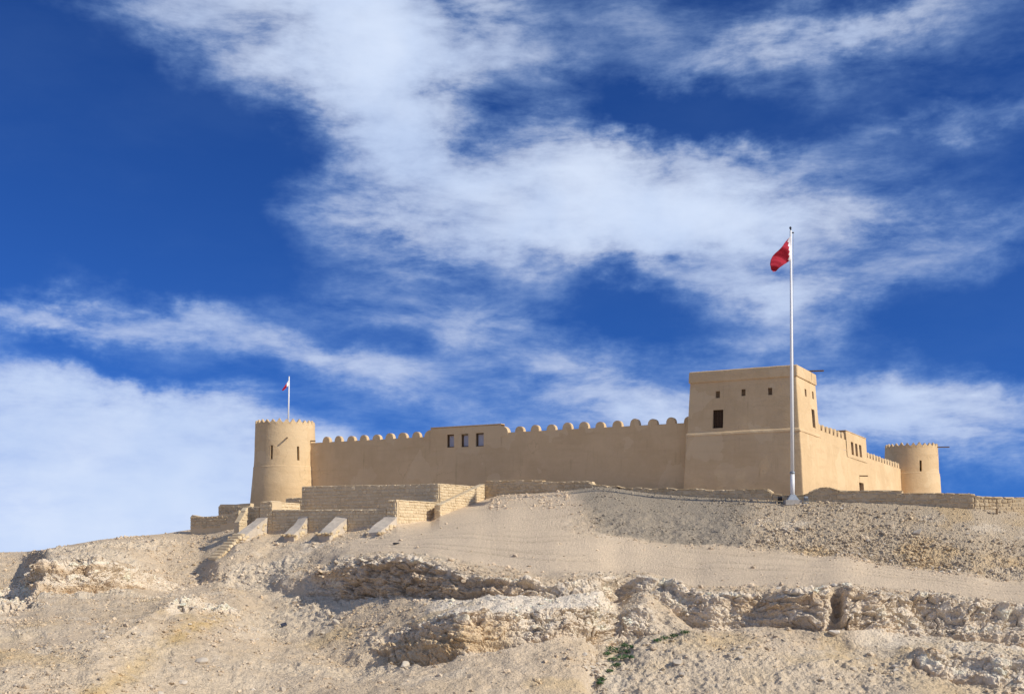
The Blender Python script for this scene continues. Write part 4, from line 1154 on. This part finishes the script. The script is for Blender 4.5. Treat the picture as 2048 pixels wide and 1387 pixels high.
# floodlights at the foot of the pole
def floodlight(label, pxx, row, hgt, mat):
    p = hit(pxx, row)
    e = empty('floodlight', (float(p[0]), float(p[1]) , float(p[2]) - 0.03)); tag(e, label, 'floodlight')
    bev_box('foot', -0.16, 0.16, -0.14, 0.14, 0, 0.07, mat, e, 0.01)
    bev_box('yoke', -0.17, -0.14, -0.03, 0.03, 0.06, hgt * .75, mat, e, 0.006)
    bev_box('yoke', 0.14, 0.17, -0.03, 0.03, 0.06, hgt * .75, mat, e, 0.006)
    h_ = bev_box('lamp_housing', -0.135, 0.135, -0.1, 0.12, -0.13, 0.15, mat, e, 0.02); h_.location = (0, 0, hgt * .72); h_.rotation_euler = (R(35), 0, 0)
    return e
floodlight('small dark floodlight on the ground left of the tall flagpole', 1560, 1001, 0.46, M_DARKM)
floodlight('small grey floodlight on the ground right of the tall flagpole', 1612, 1002, 0.48, M_GREYM)
# small flagpole on the left round tower
sp_y = 119.3; spx = (576.3 - CX) / F * sp_y; z0 = zat(862, sp_y); z1 = zat(753.5, sp_y); spl = (578.2 - 576.3) / F * sp_y
sp = empty('flagpole', (spx, sp_y, z0)); tag(sp, 'short thin white flagpole on the left round tower', 'flagpole')
tube('shaft', [(0, 0, -0.25), (spl, 0, z1 - z0)], [0.085, 0.06], M_WHITE, sp, 12)
tube('cap', [(spl, 0, z1 - z0 - 0.01), (spl, 0, z1 - z0 + 0.06)], [0.075, 0.05], M_WHITE, sp, 10)
bev_box('base_plate', -0.2, 0.2, -0.2, 0.2, -0.34, -0.22, M_CONC, sp, 0.02)
def small_corner(s, t):
    top = (577.2 - 13.5 * s, 760 + 20 * s); bot = (577.0 - 11 * s, 771 + 10.5 * s)
    x = top[0] * (1 - t) + bot[0] * t; y = top[1] * (1 - t) + bot[1] * t
    Yd = sp_y - 0.1 - 0.5 * s
    return ((x - CX) / F * Yd, Yd, zat(y, Yd))
flag('flag', 'small red and white flag on the left round tower', small_corner, 14, 20, 0.07, 8, 0.28, 3)

# ---------------------------------------------------------------- loose rock
def ico():
    bm = bmesh.new(); bmesh.ops.create_icosphere(bm, subdivisions=1, radius=1.0)
    vs = np.array([vv.co[:] for vv in bm.verts]); fs = np.array([[q.index for q in f.verts] for f in bm.faces]); bm.free(); return vs, fs
IV, IF = ico()
area = np.linalg.norm(np.cross(du, dv), axis=2).ravel()
onscr = (tpx > -330) & (tpx < 2390) & (v > 1.2) & (v < 9.0)
clump = sstep(fbm(flat, 0.3, 3, 0.5, 131), -0.25, 0.4)
foot_row = band(7.93, 8.12, 0.04) * sstep(px, 1560, 1650)
den = (0.25 + 1.6 * clump) * (1 - 0.965 * road) * (1 + 3.4 * gravel + 2.6 * bank + 7.0 * foot_row + 5.0 * gully) + cliff * 0.8
crest = band(8.55, 9.0, 0.12) * sstep(px, 960, 990) * (1 - sstep(px, 1140, 1200))
den = np.maximum(den, crest * 2.2)
den *= 0.35 + 1.3 * sstep(fbm(flat, 0.8, 3, 0.6, 195), -0.3, 0.35)
den += band(5.85, 6.5, 0.15) * 2.0 * (1 - road)
wgt = area * den * onscr
def scatter(n, smin, smax, power, wg, seed):
    r = np.random.default_rng(seed)
    pick = r.choice(len(flat), n, p=wg / wg.sum())
    sz = smin * (1 - r.random(n) * (1 - (smin / smax) ** power)) ** (-1 / power)
    return pick, sz, r
pick, sz, r_ = scatter(46000, 0.035, 0.20, 2.0, wgt, 5)
sz = sz * (1 - 0.35 * gravel[pick])
n = len(pick)
base = IV[:, None, :] if False else np.repeat(IV[None], n, 0)
base = base * (1 + r_.uniform(-0.28, 0.28, (n, len(IV), 1)))
base = base * r_.uniform(0.65, 1.25, (n, 1, 3)) * np.array([1, 1, 0.75]) * sz[:, None, None]
ang = r_.uniform(0, 6.28, n); ca, sa = np.cos(ang)[:, None], np.sin(ang)[:, None]
bx = base[:, :, 0] * ca - base[:, :, 1] * sa; by = base[:, :, 0] * sa + base[:, :, 1] * ca
off = r_.uniform(-0.06, 0.06, (n, 2))
vtx = np.stack([bx + flat[pick, 0][:, None] + off[:, :1], by + flat[pick, 1][:, None] + off[:, 1:], base[:, :, 2] + flat[pick, 2][:, None] + 0.15 * sz[:, None]], -1)
fcs = (IF[None] + (np.arange(n) * len(IV))[:, None, None]).reshape(-1, 3)
ccol = col[pick] * r_.uniform(0.86, 1.32, (n, 1)) + r_.uniform(-0.01, 0.02, (n, 1))
ccol = np.repeat(ccol[:, None], len(IV), 1).reshape(-1, 3)
me = np_mesh('gravel', vtx.reshape(-1, 3), fcs, ccol, False)
me.materials.append(M_GROUND)
tag(link('gravel', me), 'loose pale stones and gravel strewn over the whole slope', 'gravel', kind='stuff')

# larger rocks, each its own thing
ROCKS = []
for k in range(10):
    bm = bmesh.new()
    for q in range(22):
        w_ = Vector((random.gauss(0, 1), random.gauss(0, 1), random.gauss(0, 1))).normalized()
        bm.verts.new((w_.x * random.uniform(.75, 1.05), w_.y * random.uniform(.65, .95), w_.z * random.uniform(.5, .75)))
    hl = bmesh.ops.convex_hull(bm, input=bm.verts[:])
    bmesh.ops.delete(bm, geom=list({g for g in hl['geom_interior'] if isinstance(g, bmesh.types.BMVert)}), context='VERTS')
    bmesh.ops.bevel(bm, geom=bm.edges[:], offset=0.05, segments=1, affect='EDGES')
    bmesh.ops.recalc_face_normals(bm, faces=bm.faces[:])
    me = bpy.data.meshes.new('rock'); bm.to_mesh(me); bm.free(); me.materials.append(M_ROCK); ROCKS.append(me)
def rock(x, y, size, label, group=None, p=None):
    p = hit(x, y) if p is None else p
    o = link('rock', random.choice(ROCKS))
    o.location = (float(p[0]), float(p[1]), float(p[2]) + size * 0.12)
    o.scale = (size * random.uniform(.85, 1.2), size * random.uniform(.8, 1.1), size * random.uniform(.7, 1.0))
    o.rotation_euler = (random.uniform(-.4, .4), random.uniform(-.4, .4), random.uniform(0, 6.28))
    tag(o, label, 'rock', group); return o
for (x, y, s, lb) in ((404, 1322, 0.42, 'brownish boulder alone on the lower left slope'), (365, 1362, 0.34, 'pale grey boulder on the slope at lower left'), (806, 1328, 0.50, 'large pale slab lying in the shade under the overhanging ledge'),
                      (1357, 1322, 0.34, 'pale upright rock on the slope right of the gully'), (1362, 1347, 0.26, 'pale rock just below the upright rock near the gully'), (1480, 1313, 0.24, 'small pale rock on the bare slope below the cliff'),
                      (1708, 1335, 0.24, 'grey rock alone on the bare slope at lower right'), (1640, 1355, 0.24, 'low pale rock on the bare slope bottom right'), (1669, 1261, 0.30, 'rounded pale rock at the cliff foot below the dark cleft'),
                      (672, 1243, 0.40, 'tan rock half buried in the shaded hollow'), (1835, 1062, 0.42, 'big dark boulder in the gravel bank below the crest wall')):
    rock(x, y, s, lb)
groups = ((wgt * foot_row, 46, 0.13, 0.30, 'angular pale rock in the rubble row along the track edge', 'rocks along the foot of the bank'),
          (wgt * bank, 36, 0.13, 0.28, 'weathered rock stuck in the steep bank below the crest wall', 'rocks in the bank'),
          (wgt * gully, 30, 0.12, 0.26, 'jumbled pale rock in the gully between the cliffs', 'rocks in the gully'),
          (wgt * band(2.0, 3.2) * sstep(px, 1260, 1320), 34, 0.11, 0.24, 'loose pale rock on the bare slope at lower right', 'rocks on the lower right slope'),
          (wgt * band(2.0, 4.2) * (1 - sstep(px, 640, 700)), 60, 0.11, 0.26, 'loose pale rock on the broad stony slope at lower left', 'rocks on the lower left slope'),
          (wgt * band(5.9, 6.6), 50, 0.12, 0.28, 'broken pale rock lying along the cliff top', 'rocks along the cliff top'))
for (wg, n, a, b, lb, gp_) in groups:
    pk, szs, _ = scatter(n, a, b, 2.0, wg, n)
    for i, s in zip(pk, szs): rock(0, 0, float(s), lb, gp_, flat[i])

# ---------------------------------------------------------------- plants and litter
def plant(x, y, size):
    p = hit(x, y)
    e = empty('plant', (float(p[0]), float(p[1]), float(p[2])))
    tag(e, 'low green leafy plant growing among the rubble of the gully', 'plant', 'green plants in the gully')
    vs, fs, sv, sf = [], [], [], []
    for k in range(90):
        a = random.uniform(0, 6.28); rr_ = size * random.random() ** 0.6; h = size * random.uniform(0.05, 0.75) * (1 - 0.5 * rr_ / size)
        c = Vector((rr_ * math.cos(a), rr_ * math.sin(a), h + 0.02))
        u = Vector((random.uniform(-1, 1), random.uniform(-1, 1), random.uniform(-.4, .8))).normalized() * random.uniform(.035, .075)
        w = u.cross(Vector((random.uniform(-1, 1), random.uniform(-1, 1), 1))).normalized() * random.uniform(.018, .035)
        b_ = len(vs); vs += [c - u, c + w, c + u, c - w]; fs.append((b_, b_ + 1, b_ + 2, b_ + 3))
    mesh_obj('leaves', vs, fs, M_LEAF, e)
    for k in range(5):
        a = random.uniform(0, 6.28)
        tube('stem', [(0, 0, -0.03), (0.4 * size * math.cos(a), 0.4 * size * math.sin(a), size * .5)], [0.012, 0.006], M_LEAF, e, 5)
for (x, y, s) in ((1222, 1296, .24), (1236, 1300, .3), (1252, 1303, .26), (1240, 1315, .28), (1226, 1318, .22), (1262, 1292, .2), (1330, 1275, .22), (1345, 1270, .18), (1368, 1263, .2), (1312, 1280, .18), (1205, 1357, .16), (1198, 1364, .14), (1214, 1306, .2), (1246, 1290, .2), (1232, 1330, .2), (1258, 1312, .18), (1222, 1342, .16)):
    plant(x, y, s * 1.3)
p = hit(567, 1247)
e = bev_box('board', -0.19, 0.19, -0.14, 0.14, -0.015, 0.015, M_SLATE, None, 0.004)
e.location = (float(p[0]), float(p[1]) - 0.1, float(p[2]) + 0.10); e.rotation_euler = (R(38), R(-14), R(20))
tag(e, 'small dark flat board lying in the shadow below the cliff', 'board')
p = hit(790, 1085)
bag = empty('litter', (float(p[0]), float(p[1]), float(p[2]))); tag(bag, 'small black crumpled bag on the sandy track', 'litter')
o = child('crumpled_sheet', ROCKS[2].copy(), bag, (0, 0, 0.07), 0.3, (0.27, 0.16, 0.12)); o.data.materials.clear(); o.data.materials.append(M_DARKM)
o = child('crumpled_sheet', ROCKS[5].copy(), bag, (-0.14, -0.05, 0.06), 1.3, (0.12, 0.10, 0.10)); o.data.materials.clear(); o.data.materials.append(M_DARKM)
# short brown post against the right-hand wall
pp = hit(1991, 1022)
o = bev_box('post', -0.06, 0.06, -0.05, 0.05, -0.2, 0.30, M_BEAM, None, 0.01); o.location = (float(pp[0]), float(pp[1]) - 0.15, float(pp[2]))
tag(o, 'short brown post in front of the sunlit wall at right', 'post')
